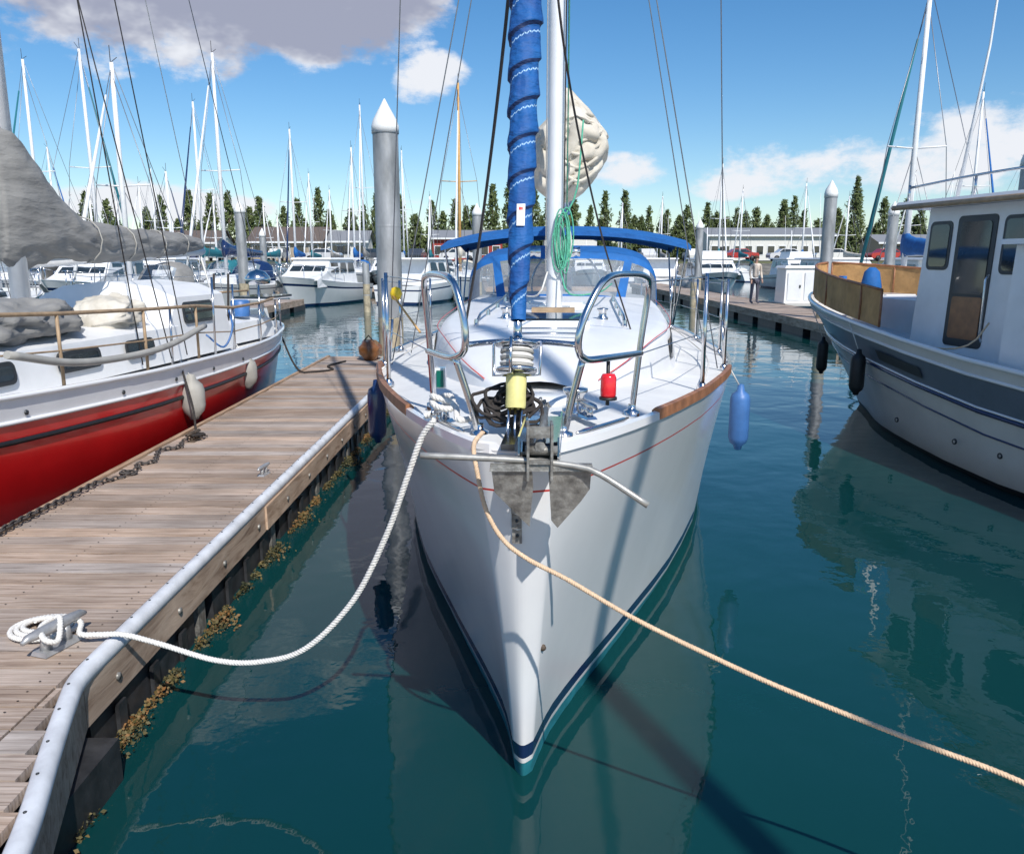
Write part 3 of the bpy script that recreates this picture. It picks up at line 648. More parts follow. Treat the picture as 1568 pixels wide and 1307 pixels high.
for i in range(17000):
    y=2.1+11.7*R()**1.3; t=noise.noise(Vector((y*2.6,0,0)))+.4*noise.noise(Vector((y*9,3,0)))
    if t<-.04+U(-.15,.15): continue
    xb=-1.745 if y>3.03 else -1.745+(3.03-y)*.35
    x=xb+abs(random.gauss(0,.026))*(1+t*3.0); z=.0+U(-.03,.04)+max(0,t)*.05
    c=Vector((x,y,z)); s=U(.003,.015); d=Vector((U(-1,1),U(-1,1),U(-1,.6))).normalized(); e=d.orthogonal().normalized()
    rr=.35+.5*noise.noise(Vector((y*2.3,5,x*9)))+U(-.3,.3)
    b.poly([c+d*s,c+e*s*.7,c-d*s,c-e*s*.6],M['weed'],max(0,min(1,rr)))
b.obj('seaweed',recalc=False)
mw=empty('dock_walkway',(0,1,0)); b=MB(); x=-14
while x<14:
    b.box(x,x+.138,-.6,1.90,.41,.45+U(-.002,.002),M['planky'],R()); x+=.147
b.obj('planks',mw); b=MB(); strip(b,[(14-.5*i,1.955,0) for i in range(57)][::-1],M['vinyl']); b.box(-14,14,1.905,1.95,.18,.40,M['beam']); b.box(-14,14,-.5,1.85,-.2,.18,M['float']); b.obj('edge_and_floats',mw)
def cleat(x,y,z,ang,s,name='dock_cleat',m=None,parent=None):
    m=m or M['galv']; b=MB(); c,sn=math.cos(ang),math.sin(ang); T=lambda u,v,w:(x+u*c-v*sn,y+u*sn+v*c,z+w)
    b.tbox(T,-s*.32,s*.32,-s*.14,s*.14,0,s*.06,m,inset=.006)
    for q in(-.18,.18): b.tube([(q*s,0,s*.05),(q*s*.95,0,s*.28)],[s*.085,s*.06],m,8,T=T)
    b.tube([(-s*.55,0,s*.30),(-s*.45,0,s*.335),(-.2*s,0,s*.33),(.2*s,0,s*.33),(s*.45,0,s*.335),(s*.55,0,s*.30)],[s*.03,s*.06,s*.085,s*.085,s*.06,s*.03],m,8,T=T)
    return b.obj(name,parent)
cgal=pm('cast_cleat',(.42,.42,.42),.45,.5,var=.2,scale=20)
cleat(-1.97,3.27,.452,1.25,.30,m=cgal); cleat(-1.93,6.15,.452,1.45,.20,m=cgal); cleat(-2.93,7.35,.452,1.5,.24,m=M['rust']); cleat(1.95,1.72,.452,.2,.26)
def rope(name,ctrl,r,m,pitch=.055,parent=None,step=.007,n=6):
    P=catmull(ctrl,step); b=MB(); N=len(P); d=0; tr=[[],[],[]]; nrm=None
    for i,p in enumerate(P):
        t=(P[min(i+1,N-1)]-P[max(i-1,0)]).normalized()
        if nrm is None: nrm=t.orthogonal().normalized()
        nrm=(nrm-t*nrm.dot(t)).normalized(); bn=t.cross(nrm)
        if i: d+=(p-P[i-1]).length
        for k in range(3):
            a=2*math.pi*(d/pitch+k/3); tr[k].append(p+(nrm*math.cos(a)+bn*math.sin(a))*r*.52)
    for k in range(3): b.tube(tr[k],r*.56,m,n)
    return b.obj(name,parent,recalc=False)
# belayed turns on the horns, then a flat coil on the planks beyond the cleat
base=[(-1.88,3.30,.50),(-1.92,3.38,.52),(-2.00,3.36,.55),(-2.01,3.24,.56),(-1.95,3.16,.54),(-1.92,3.20,.52),(-1.96,3.30,.575),(-2.02,3.36,.54)]
coil=[]
for k in range(52):
    a=1.2+k*.40; rr=.155-.0017*k; coil.append((-2.10+rr*math.cos(a)*1.0,3.42+rr*math.sin(a)*.85,.467+.0005*k))
line=[(-.295,3.05,1.50),(-.35,3.07,1.42),(-.41,3.09,1.26),(-.51,3.13,1.0),(-.66,3.17,.71),(-.87,3.2,.485),(-1.08,3.25,.395),(-1.29,3.28,.385),(-1.55,3.31,.45),(-1.70,3.32,.486),(-1.80,3.31,.492)]
rope('mooring_rope',line+base+coil,.0125,M['rope'],.042)
rope('mooring_rope',[(-.10,2.72,1.52),(-.125,2.62,1.50),(-.115,2.57,1.43),(-.085,2.55,1.30),(-.03,2.53,1.205),(.05,2.51,1.145),(.18,2.48,1.085),(.387,2.42,.98),(.60,2.34,.90),(.82,2.25,.83),(1.15,2.1,.752),(1.40,1.98,.70),(1.75,1.8,.58),(1.92,1.74,.53)],.0082,M['ropetan'],.026,step=.005)
def chain(name,P,m,ll=.062,r=.0065):
    P=catmull(P,ll*.72); b=MB()
    for i in range(len(P)-1):
        c=(P[i]+P[i+1])/2; t=(P[i+1]-P[i]).normalized(); sd_=t.cross(Vector((0,0,1)))
        if sd_.length<.1: sd_=Vector((1,0,0))
        sd_.normalize(); up=Vector((0,0,1)); s=sd_ if i%2 else (sd_*.35+up*.9).normalized()
        pts=[]
        for k in range(12):
            a=k*math.pi/6; pts.append(c+t*math.cos(a)*ll*.5+s*math.sin(a)*ll*.3)
        b.tube(pts,r,m,5,closed=True)
    b.obj(name)
cp=[(-3.10,3.6,.49),(-3.09,4.4,.49),(-3.10,4.9,.49),(-3.08,5.4,.485),(-3.06,5.8,.485),(-3.0,6.0,.465),(-2.93,6.15,.47),(-3.02,6.1,.48),(-2.95,6.25,.475),(-3.03,6.4,.47),(-2.94,6.5,.47),(-3.0,6.7,.475),(-3.05,6.9,.475),(-2.94,7.05,.47),(-3.0,7.25,.475),(-2.93,7.35,.50),(-2.87,7.5,.47)]
chain('mooring_chain',cp,M['chain'])
rope('dark_mooring_line',[(-2.93,7.35,.53),(-2.88,7.45,.5),(-2.97,7.5,.49),(-3.0,7.35,.5),(-2.9,7.28,.52),(-2.86,7.42,.5),(-3.0,7.6,.48),(-3.1,7.8,.7),(-3.3,8.1,1.04)],.011,M['ropedark'])
rope('dark_mooring_line',[(-2.7,13.2,.47),(-2.85,12.6,.47),(-2.7,12.2,.465),(-2.95,11.9,.47),(-3.1,11.9,.48),(-3.3,12.2,.6),(-3.75,13.2,.95)],.014,M['ropedark'])
b=MB(); cloth(b,ID,[(13.3,0,0,.05,.08),(13.4,0,0,.16,.17),(13.65,0,0,.17,.18),(13.75,0,0,.06,.08)],M['brown'],18,16,.3,6)
b.v=[(x-2.35,y,z+.61) for x,y,z in b.v]; b.tube([(-2.45,13.45,.75),(-2.36,13.45,.86),(-2.27,13.45,.75)],.012,M['black'],6); b.obj('canvas_bag')
# ------------------------------------------------------------------ main sailboat
c48,s48=math.cos(math.radians(4.8)),math.sin(math.radians(4.8))
def TL(u,v,z): return (.01+u*c48+v*s48,2.6-u*s48+v*c48,z)
sb=empty('sailboat',(.01,2.6,0),-math.radians(4.8))
L=9.8
bS=spl([0,.1,.35,.8,1.4,2,3.5,5,7,9.8],[.105,.17,.31,.52,.75,.95,1.32,1.5,1.47,1.05])
bW=spl([0,.3,.6,1.3,2.5,4,5.5,7,9.8],[.028,.085,.18,.44,.86,1.22,1.38,1.3,.6])
zs=spl([0,2,5,9.8],[1.48,1.38,1.26,1.22]); stem=spl([-.4,0,.5,.9,1.2,1.5],[.62,.42,.31,.19,.09,0])
xs=[0,.002,.006,.012,.02,.03,.04,.06,.1,.16,.25,.35,.5,.7,.9,1.2,1.5,1.9,2.3,2.8,3.4,4,4.7,5.4,6.2,7,8,9,9.8]
G=M['gel']
lev=[(lambda Z:-.4,M['teal']),(lambda Z:-.1,M['teal']),(lambda Z:.075,G),(lambda Z:.10,M['navy']),(lambda Z:.17,G),(lambda Z:.4,G),(lambda Z:.7,G),(lambda Z:Z-.45,G),(lambda Z:Z-.3,G),(lambda Z:Z-.155,M['redpin']),(lambda Z:Z-.147,G),(lambda Z:Z-.03,G),(lambda Z:Z,G)]
b=MB(); pt=loft_hull(b,TL,L,bS,bW,zs,stem,lev,xs,1.25); b.obj('hull',sb)
b=MB(); deck(b,TL,L,pt,zs,xs,M['deck'],.05,.012); b.obj('deck',sb)
b=MB()
for sg in(-1,1):
    for m,xa,xb,h in[(M['gel'],0.02,.86,.02),(M['teak'],.87,3.3,.035),(M['steel'],3.31,9.7,.035)]:
        rows=[]; n=26
        for i in range(n+1):
            x=xa+(xb-xa)*i/n; z=zs(x); bb,v=pt(x,z); rows.append([TL(sg*(bb+.006),v,z-.012),TL(sg*(bb+.004),v,z+h),TL(sg*(bb-.018),v,z+h+.006),TL(sg*(bb-.032),v,z+h-.006),TL(sg*(bb-.036),v,z-.02)])
        b.grid(rows,m,False); b.poly(rows[0],m); b.poly(rows[-1],m)
b.obj('toe_rail',sb)
def zdk(v): return zs(v)+.035
tr=[(1.62,.22,.01),(1.8,.36,.07),(2.1,.52,.15),(2.6,.70,.24),(3.4,.90,.31),(4.5,1.0,.37),(5.6,1.03,.42),(6.3,1.03,.45)]
fw=spl([t[0] for t in tr],[t[1] for t in tr]); fh=spl([t[0] for t in tr],[t[2] for t in tr])
def tprof(v):
    w,h,z=fw(v),fh(v),zdk(v)-.03; h+=.02
    half=[(w,0),(w*.975,h*.35),(w*.94,h*.75),(w*.90,h*.92),(w*.83,h*.99),(w*.6,h+.02),(w*.3,h+.035),(0,h+.04)]
    return [TL(-a,v,z+c) for a,c in half]+[TL(a,v,z+c) for a,c in half[-2::-1]]
b=MB(); rows=[tprof(1.62+(6.3-1.62)*i/30) for i in range(31)]
b.grid(rows,M['gel2'],True); b.poly(rows[-1],M['gel2']); 
def side(sg,v,f,off=.006):
    w,h,z=fw(v),fh(v)+.02,zdk(v)-.03; a=w*(1-.07*f)+off; return TL(sg*a,v,z+h*f)
for sg in(-1,1):
    for v0,v1 in[(3.1,3.9),(4.15,4.95),(5.2,5.95)]:
        n=8; b.grid([[side(sg,v0+(v1-v0)*i/n,.28),side(sg,v0+(v1-v0)*i/n+ .06,.72)] for i in range(n+1)],M['glass'],True)
    b.tube([side(sg,1.75+i*.15,.93,.004) for i in range(30)],.004,M['redpin'],4)
def top(u,v,dz=0):
    w,h,z=fw(v),fh(v)+.02,zdk(v)-.03; k=abs(u)/w; return z+h+.04-.05*k*k+dz
def hatch(u0,u1,v0,v1,lid,fr=.03):
    def TT(u,v,z): return TL(u,v,top(0,v)+z)
    b.tbox(TT,u0,u1,v0,v1,-.03,.035,M['gel'],inset=.01); b.tbox(TT,u0+fr,u1-fr,v0+fr,v1-fr,.036,.046,lid,inset=.01)
hatch(-.27,.27,2.75,3.2,M['glass']); hatch(-.25,.25,4.15,4.5,M['gel2']); 
for v in (2.35,2.5,): b.tube([TL(-.2,v,top(.2,v)+.03),TL(.2,v,top(.2,v)+.03)],.007,M['steel'],6)
b.tbox(lambda u,v,z:TL(u,v,top(u,v)+z),-.16,.16,3.52,3.62,-.01,.05,M['teakgrey'])
for u in(-.5,.5):
    b.tube([TL(u,2.9+i*.25,top(u,2.9+i*.25)+(.05 if i not in(0,10) else 0)) for i in range(11)],.011,M['steel'],6)
    for i in range(0,11,3): b.rev(TL(u,2.95+i*.24,top(u,2.95+i*.24)-.01),[(.018,0),(.014,.05)],M['steel'],8)
for u in(-.33,.36):
    b.rev(TL(u,3.3,top(u,3.3)-.01),[(.04,0),(.04,.02),(.028,.03),(.026,.06),(.04,.075),(.04,.085),(0,.09)],M['steel'],14)
b.obj('cabin',sb)
b=MB()
b.rev(TL(.19,.75,zdk(.75)),[(.055,0),(.055,.015),(.04,.02),(.036,.07),(.052,.085),(.052,.1),(0,.105)],M['steel'],18)
b.rev(TL(.02,1.18,zdk(1.18)-.01),[(.16,0),(.15,.02),(0,.028)],M['gel2'],18)
b.tbox(TL,-.045,.0,-.02,.5,1.49,1.51,M['steel']); b.tbox(TL,.02,.15,-.10,.5,1.495,1.505,M['steel'])
for u in(.022,.145): b.tbox(TL,u-.003,u+.003,-.13,.3,1.45,1.56,M['steel'])
b.rev(TL(.03,-.06,1.50),[(.0,0),(.03,0),(.022,.055),(.03,.11),(0,.11)],M['black'],12,ax=(c48,-s48,0))
for zb_ in(1.16,1.22,1.28):
    b.tbox(TL,-.018,.016,stem(zb_)-.006,stem(zb_)+.02,zb_-.03,zb_+.032,M['galv'])
    b.rev(TL(0,stem(zb_)-.006,zb_),[(.006,0),(.006,.004),(0,.005)],M['frame'],8,ax=(0,-1,0))
for sg in(-1,1):
    P=[]
    for i in range(9):
        x=.2+i*.05; z=zs(x); bb,v=pt(x,z); P.append(TL(sg*(bb-.03),v,z+.032))
    b.tube(P,[.004]+[.010]*7+[.004],M['steel'],6)
bb,v=pt(.07,.62); b.rev(TL(bb-.003,v,.62),[(.014,0),(.014,.01),(.006,.02),(0,.02)],M['rust'],8,ax=(.8,-.6,0))
b.obj('deck_fittings',sb)
for x,y,a in((.30,3.22,1.9),(-.27,3.12,1.2)):
    cleat(x,y,zdk(.6)-.01,a,.17,'bow_cleat',M['steel'],sb)
rope('bow_line_turns',[(-.33,3.06,1.51),(-.28,3.1,1.53),(-.25,3.18,1.55),(-.31,3.16,1.56),(-.29,3.06,1.55),(-.23,3.06,1.54),(-.24,3.16,1.57),(-.3,3.2,1.56),(-.3,3.1,1.58),(-.22,3.08,1.55),(-.2,3.0,1.51),(-.14,3.05,1.505)],.0125,M['rope'],.042,parent=sb)
b=MB(); r=.0135
LP=[[(-.36,3.5,1.71),(-.25,3.08,1.735),(-.205,2.95,1.75),(-.168,2.89,1.785),(-.168,2.885,1.88),(-.195,2.92,1.985),(-.225,2.98,2.03),(-.29,3.2,2.04),(-.35,3.45,2.03),(-.378,3.56,1.99),(-.365,3.6,1.75),(-.35,3.63,1.44)],[(-.12,2.97,1.45),(-.16,2.96,1.6),(-.205,2.95,1.75)]]
RP=[[(.54,3.42,1.71),(.36,3.05,1.735),(.265,2.92,1.745),(.235,2.89,1.785),(.245,2.89,1.87),(.30,2.94,1.985),(.345,3.0,2.03),(.43,3.2,2.04),(.54,3.4,2.03),(.575,3.48,1.98),(.55,3.49,1.75),(.52,3.49,1.44)],[(.19,2.94,1.45),(.22,2.94,1.6),(.255,2.93,1.745)]]
for q in LP+RP: b.tube(catmull(q,.025),r,M['steel'],10)
b.tube(catmull([(-.168,2.89,1.80),(-.05,3.0,1.80),(.1,3.0,1.80),(.238,2.89,1.80)],.03),r*.8,M['steel'],8)
for p in[(-.12,2.97,1.46),(.19,2.94,1.46),(-.35,3.63,1.45),(.52,3.49,1.44)]: b.rev(p,[(.035,-.02),(.035,.012),(.018,.018),(.016,.04)],M['steel'],14)
b.obj('bow_pulpit',sb)
b=MB()
b.rev((.365,3.06,1.585),[(0,0),(.028,0),(.03,.01),(.03,.075),(.024,.088),(0,.09)],M['redl'],14); b.tube([(.365,3.08,1.55),(.365,3.08,1.74)],.008,M['black'],6); b.rev((.365,3.06,1.575),[(0,0),(.034,0),(.034,.01),(0,.01)],M['black'],12)
b.box(-.295,-.255,3.1,3.14,1.61,1.69,M['gel']); b.box(-.288,-.262,3.085,3.099,1.618,1.682,M['greenl'])
b.obj('navigation_lights',sb)
fs0=Vector((-.02,.22,1.42)); fs1=Vector((0,3.68,12.6))
def fs(z):
    t=(z-fs0.z)/(fs1.z-fs0.z); return fs0.lerp(fs1,t)
b=MB(); ax=(Vector(TL(*fs1))-Vector(TL(*fs0))).normalized()
b.tube([TL(*fs(1.6)),TL(*fs(12.6))],.006,M['wire'],6)
b.tube([TL(*fs(1.80)),TL(*fs(1.92))],.016,M['steel'],10)
b.rev(TL(*fs(1.70)),[(.0,0),(.072,0),(.075,.008),(.072,.014),(.035,.02),(.035,.03)],M['steel'],24,ax=ax)
b.rev(TL(*fs(1.79)),[(.035,-.01),(.078,0),(.08,.01),(.05,.022),(.02,.03),(.016,.05)],M['steel'],24,ax=ax)
e1=ax.orthogonal().normalized(); e2=ax.cross(e1)
for k in range(8):
    z=1.722+.0078*k; c=Vector(TL(*fs(z))); rr=.055+.004*math.sin(k*2.2)
    b.tube([c+(e1*math.cos(a*.4189)+e2*math.sin(a*.4189))*rr for a in range(15)],.0048,M['rope' if k%3 else 'fendgrey'],6,closed=True)
for k in range(4):
    a=k*math.pi/2+.5; d=(e1*math.cos(a)+e2*math.sin(a))
    c0=Vector(TL(*fs(1.69))); b.tube([c0+d*.03,c0+d*.085,c0+d*.088+ax*.12,c0+d*.02+ax*.13],.006,M['steel'],6)
b.rev(TL(*fs(1.575)),[(.034,0),(.037,.01),(.036,.06),(.038,.11),(.034,.125),(0,.125)],M['yellow'],18,ax=ax)
for u in(-.045,-.02,.005): b.tube([TL(u,.2,1.44),TL(u,.225,1.50),TL(u*.8-.004,.265,1.6)],.006,M['steel'],6)
b.obj('furler',sb)
b=MB()
for k in range(13):
    q=[]; ph=U(0,6); ra=U(.045,.085); cx=U(-.03,.03); cz=U(-.03,.035)
    for a in range(20):
        t=a*math.pi/10; q.append(TL(-.06+cx+ra*1.25*math.cos(t),.36+ra*.5*math.sin(t+.4),1.575+cz+ra*.55*math.sin(t)+.012*math.sin(3*t+ph)))
    b.tube(q,.0068,M['ropedark'],6,closed=True)
b.obj('furling_line_coil',sb)
me=bpy.data.meshes.new('furled_jib'); V=[];F=[];UVs=[]
na=40; zz=[1.88+i*.009 for i in range(int(9.3/.009))]; rad=spl([1.88,2.0,2.2,2.6,3.2,6,11.2],[.026,.034,.046,.056,.064,.06,.02]); pitch=.135
for i,z in enumerate(zz):
    c=Vector(TL(*fs(z))); r0=rad(z)
    for k in range(na+1):
        a=2*math.pi*k/na; ph=z/pitch-k/na+.15*noise.noise(Vector((z*2,0,0))); fr=ph%1
        sa_=min(1,fr/.1)
        rr=r0*(.86+.24*(1-fr)**1.3*sa_+.06*noise.noise(Vector((math.cos(a)*2,math.sin(a)*2,z*9)))+.06*noise.noise(Vector((math.cos(a)*4,math.sin(a)*4,z*26+a*2))))
        V.append(c+(e1*math.cos(a)+e2*math.sin(a))*rr); UVs.append((k/na,ph))
W1=na+1
for i in range(len(zz)-1):
    for k in range(na): F.append((i*W1+k,i*W1+k+1,(i+1)*W1+k+1,(i+1)*W1+k))
me.from_pydata(V,[],F); uvl=me.uv_layers.new(name='UVMap')
for lp in me.loops: uvl.data[lp.index].uv=UVs[lp.vertex_index]
me.materials.append(M['furl']); me.polygons.foreach_set('use_smooth',[True]*len(F)); me.update()
o=bpy.data.objects.new('furled_jib',me); S.collection.objects.link(o); par(o,sb)
b=MB(); rows=[]
for i in range(8):
    z=2.215+.011*i; c=Vector(TL(*fs(z))); rows.append([c+Vector((math.sin(t),-math.cos(t),0))*(rad(z)*1.13) for t in (-.28,-.14,0,.14,.28)])
b.grid(rows,M['gel'],True,lambda i,j:M['redpin'] if (i in(5,) and j in(1,2)) else M['gel2']); b.obj('sail_label',sb)
b=MB()
b.tube(catmull([(-.285,2.47,1.500),(-.15,2.46,1.497),(.05,2.45,1.488),(.20,2.43,1.475),(.27,2.41,1.455),(.41,2.36,1.372)],.03),.0105,M['stock'],9)
for sgn,P in((0,[(-.065,1.472),(.062,1.470),(.066,1.40),(.056,1.262),(.03,1.29),(-.055,1.385)]),(1,[(.112,1.468),(.245,1.456),(.243,1.395),(.215,1.35),(.145,1.258),(.125,1.285)])):
    f=[(x,2.44+(1.47-z)*.22,z) for x,z in P]; g=[(x,y+.009,z) for x,y,z in f]; b.poly(f,M['galv']); b.poly(g,M['galv'])
    n=len(f)
    for i in range(n): b.poly([f[i],f[(i+1)%n],g[(i+1)%n],g[i]],M['galv'])
b.box(-.07,.25,2.432,2.456,1.458,1.480,M['galv'],inset=.003)
for x0 in(.045,.118): b.box(x0,x0+.008,2.42,2.50,1.43,1.605,M['galv'],inset=0)
b.box(.0535,.1175,2.425,2.436,1.565,1.60,M['galv']); b.box(.0535,.1175,2.425,2.436,1.482,1.495,M['galv'])
b.rev((.04,2.455,1.52),[(0,0),(.014,0),(.014,.10),(0,.10)],M['galv'],10,ax=(1,0,0))
b.tube([(.086,2.44,1.535),(.10,2.7,1.525),(.13,3.1,1.53)],[.017,.014,.012],M['galv'],8)
b.obj('anchor',sb)
chain('anchor_chain',[(.13,3.1,1.53),(.12,3.22,1.50),(.15,3.4,1.49),(.12,3.55,1.49)],M['galv'],.04,.004)
par(bpy.data.objects['anchor_chain'],sb)
b=MB()
rows=[]
for z in(1.70,5,9,13):
    v=3.8+(z-1.7)*.004; rows.append([TL(.062*math.cos(a),v+.085*math.sin(a),z) for a in [2*math.pi*k/16 for k in range(16)]])
b.grid(rows,M['alu'],True,closed=True)
b.tbox(TL,-.12,.12,3.66,3.94,1.70,1.735,M['gel'])
b.tube([(-.066,3.74,2.0),(-.07,3.74,12)],.005,M['rope'],5,T=TL); b.tube([(.066,3.72,1.9),(.075,3.72,12)],.005,M['wiredark'],5,T=TL); b.tube([(.09,3.7,1.85),(.085,3.7,12)],.005,M['ropegreen'],5,T=TL)
for sg in(-1,1): b.tube([(0,3.82,7.3),(sg*.98,3.95,7.4)],.03,M['alu'],6,T=TL)
for sg in(-1,1): b.rev(TL(sg*.11,3.8,2.15),[(.045,0),(.04,.03),(.028,.05),(.04,.08),(0,.085)],M['steel'],12,ax=(sg,0,0))
b.obj('mast',sb)
b=MB()
for sg in(-1,1):
    b.tube([(sg*1.33,3.9,1.3),(sg*1.30,3.9,1.62)],.011,M['steel'],6,T=TL)
    b.tube([(sg*1.33,3.9,1.3),(sg*.98,3.95,7.4),(0,3.85,12.6)],.0045,M['wire'],5,T=TL)
    b.tube([(sg*1.25,4.35,1.3),(0,3.9,7.2)],.0045,M['wire'],5,T=TL)
    b.tube([(sg*1.2,3.4,1.32),(0,3.72,7.2)],.0045,M['wire'],5,T=TL)
b.tube([(0,9.7,1.3),(0,3.9,12.9)],.005,M['wire'],5,T=TL)
b.tube(catmull([TL(-.55,2.6,1.55),TL(-.33,1.9,2.3),TL(-.12,1.15,3.2),TL(-.02,1.0,4.2)],.1),.008,M['wiredark'],6)
b.tube(catmull([TL(.55,2.9,1.6),TL(.3,2.3,2.3),TL(.1,1.35,3.1),TL(.0,1.1,4.2)],.1),.006,M['wiredark'],6)
b.obj('standing_rigging',sb)
# boom and dropped mainsail: cloth draped in hanging swags behind the mast
b=MB(); b.tube([(0,3.9,2.62),(0,8.0,2.68)],.06,M['alu'],10,T=TL)
def drape(cu,cv,prof,rv,seed,nf):
    zz_=[p[0] for p in prof]; fu=spl(zz_,[p[1] for p in prof]); fr_=spl(zz_,[p[2] for p in prof]); rows=[]; nz_=90; na_=64
    for i in range(nz_+1):
        z=zz_[0]+(zz_[-1]-zz_[0])*i/nz_; row=[]
        for k in range(na_):
            a=2*math.pi*k/na_; ca,sa=math.cos(a),math.sin(a)
            n_=noise.noise(Vector((ca*1.3+seed,sa*1.3,z*2.2)))
            w=(z-.16*ca*ca*(1 if ca>0 else .6)-.10*ca)*nf+1.6*n_
            fold=abs(math.sin(math.pi*w))**.6
            vert=.10*noise.noise(Vector((ca*3.2,sa*3.2+seed,z*1.1)))
            q=.80+.26*fold+vert+.05*noise.noise(Vector((ca*5,sa*5,z*9+seed)))
            row.append(TL(cu+fu(z)+fr_(z)*q*ca,cv+rv*min(1,fr_(z)/.15)*q*sa,z-.02*fold))
        rows.append(row)
    b0=b.grid(rows,M['beige'],True,closed=True); b.face([b0+k for k in range(na_)],M['beige'],True); b.face([b0+nz_*na_+k for k in range(na_)],M['beige'],True)
drape(.0,4.22,[(2.56,.05,.04),(2.62,.08,.11),(2.75,.13,.17),(2.9,.17,.22),(3.02,.19,.23),(3.12,.17,.19),(3.2,.13,.12),(3.27,.12,.06)],.24,1.0,5.2)
drape(.0,4.36,[(2.9,.18,.10),(3.0,.17,.17),(3.15,.17,.18),(3.26,.14,.13),(3.36,.09,.08),(3.44,.06,.03)],.24,5.0,4.0)
drape(.0,4.40,[(2.6,-.04,.05),(2.7,-.06,.13),(2.95,-.07,.16),(3.1,-.05,.14),(3.25,-.02,.05)],.24,9.0,4.6)
cloth(b,TL,[(4.3,.10,2.95,.16,.24),(4.9,.08,2.92,.17,.22),(6,.03,2.84,.15,.16),(7.6,0,2.78,.08,.10)],M['beige'],40,44,.16,3.0,3.1,0,.2,7)
for k in range(4):
    P=[TL(.17+(.20-.02*k)*math.sin(t),4.0-.012*k+.05*abs(math.sin(t)),2.98-.10*k+.10*abs(math.sin(t))**1.6) for t in [-1.1+.14*i for i in range(17)]]
    b.tube(P,[.004]+[.013]*15+[.004],M['beige'],7)
b.obj('boom_and_sail',sb)
b=MB()
for k in range(12):
    x0=.06+U(-.03,.03); w=U(.03,.06); z1=U(2.35,2.48); z0=U(1.98,2.1); P=[]
    for i in range(20):
        t=i*math.pi/10; P.append(TL(x0+w*math.cos(t),3.66+U(-.004,.004)+.01*k*.4,(z1+z0)/2+(z1-z0)/2*math.sin(t)))
    b.tube(P,.0055,M['ropegreen' if k<8 else 'rope'],5,closed=True)
b.tube(catmull([TL(.07,3.68,2.4),TL(.16,3.7,2.6),TL(.2,3.8,3.1)],.05),.007,M['ropegreen'],5)
b.tube(catmull([TL(.05,3.66,2.0),TL(.12,3.6,1.84),TL(.35,4.2,1.83),TL(.5,5.5,1.86)],.05),.007,M['ropegreen'],5); b.tube(catmull([TL(-.05,3.66,2.0),TL(-.12,3.6,1.83),TL(-.35,4.2,1.83),TL(-.5,5.5,1.86)],.05),.007,M['rope'],5)
b.obj('halyard_coils',sb)
b=MB(); n=26; rows=[]
def arch(v,w,z0,z1,p=.42):
    out=[]
    for k in range(n+1):
        a=math.pi*k/n; ca,sa=math.cos(a),max(0,math.sin(a))
        out.append(TL(-w*math.copysign(abs(ca)**.55,ca),v+.25*(1-sa),z0+(z1-z0)*sa**p))
    return out
base=[]
for k in range(n+1):
    a=math.pi*k/n; ca,sa=math.cos(a),max(0,math.sin(a)); u=-1.0*math.copysign(abs(ca)**.8,ca); base.append(TL(u,5.55+.5*(1-sa)**.7,1.72-.22*abs(u)**3))
top1=arch(6.05,1.0,1.62,2.16)
def lerpr(A,B,t): return [tuple(Vector(p).lerp(Vector(q),t)) for p,q in zip(A,B)]
rows=[lerpr(base,top1,t) for t in(0,.08,.3,.6,.86,1)]
b.grid(rows,None,True,lambda i,j:M['blue'] if (i in(0,4) or j in (0,1,8,17,n-2,n-1)) else M['clear'])
top2=arch(6.7,1.02,1.62,2.24); top3=arch(7.1,1.02,1.6,2.22); b.grid([top1,top2,top3],M['blue'],True)
b.obj('dodger',sb)
b=MB(); rows=[]
for i in range(9):
    v=7.15+i*.27; rows.append([TL(1.46*k/10,v+.03*abs(k/10),2.43+.05*math.sin(i/8*math.pi)-.17*abs(k/10)**2.4-(.02*math.cos(i*math.pi/2)))for k in range(-10,11)])
b.grid(rows,M['blue'],True); rr2=[[Vector(p)+Vector((0,0,-.012)) for p in r_] for r_ in rows]; b.grid(rr2,M['blue'],True)
for i in(0,8):
    b.grid([[tuple(p) for p in rows[i]],[tuple(Vector(p)+Vector((0,0,-.05))) for p in rows[i]]],M['blue'],True)
b.grid([[rows[i][0],tuple(Vector(rows[i][0])+Vector((0,0,-.06)))] for i in range(9)],M['blue'],True); b.grid([[rows[i][-1],tuple(Vector(rows[i][-1])+Vector((0,0,-.06)))] for i in range(9)],M['blue'],True)
for sg in(-1,1):
    for va,vb in((7.2,8.2),(8.2,8.2),(9.3,8.4)): b.tube([(sg*1.42,va,2.24),(sg*1.40,vb,1.25)],.012,M['steel'],6,T=TL)
    b.tube([(sg*.8,8.9,1.6),(sg*.8,8.9,2.1)],.015,M['steel'],6,T=TL)
b.obj('bimini',sb)
b=MB()
for sg in(-1,1): b.tbox(TL,min(sg*.78,sg*.98),max(sg*.78,sg*.98),6.31,9.4,1.2,1.55,M['gel2'],inset=.03)
b.tube([TL(.45*math.cos(t*.2618),8.3,1.75+.45*math.sin(t*.2618)) for t in range(24)],.014,M['steel'],6,closed=True); b.tbox(TL,-.1,.1,8.32,8.5,1.2,1.9,M['gel2'],inset=.03)
b.obj('cockpit',sb)
b=MB()
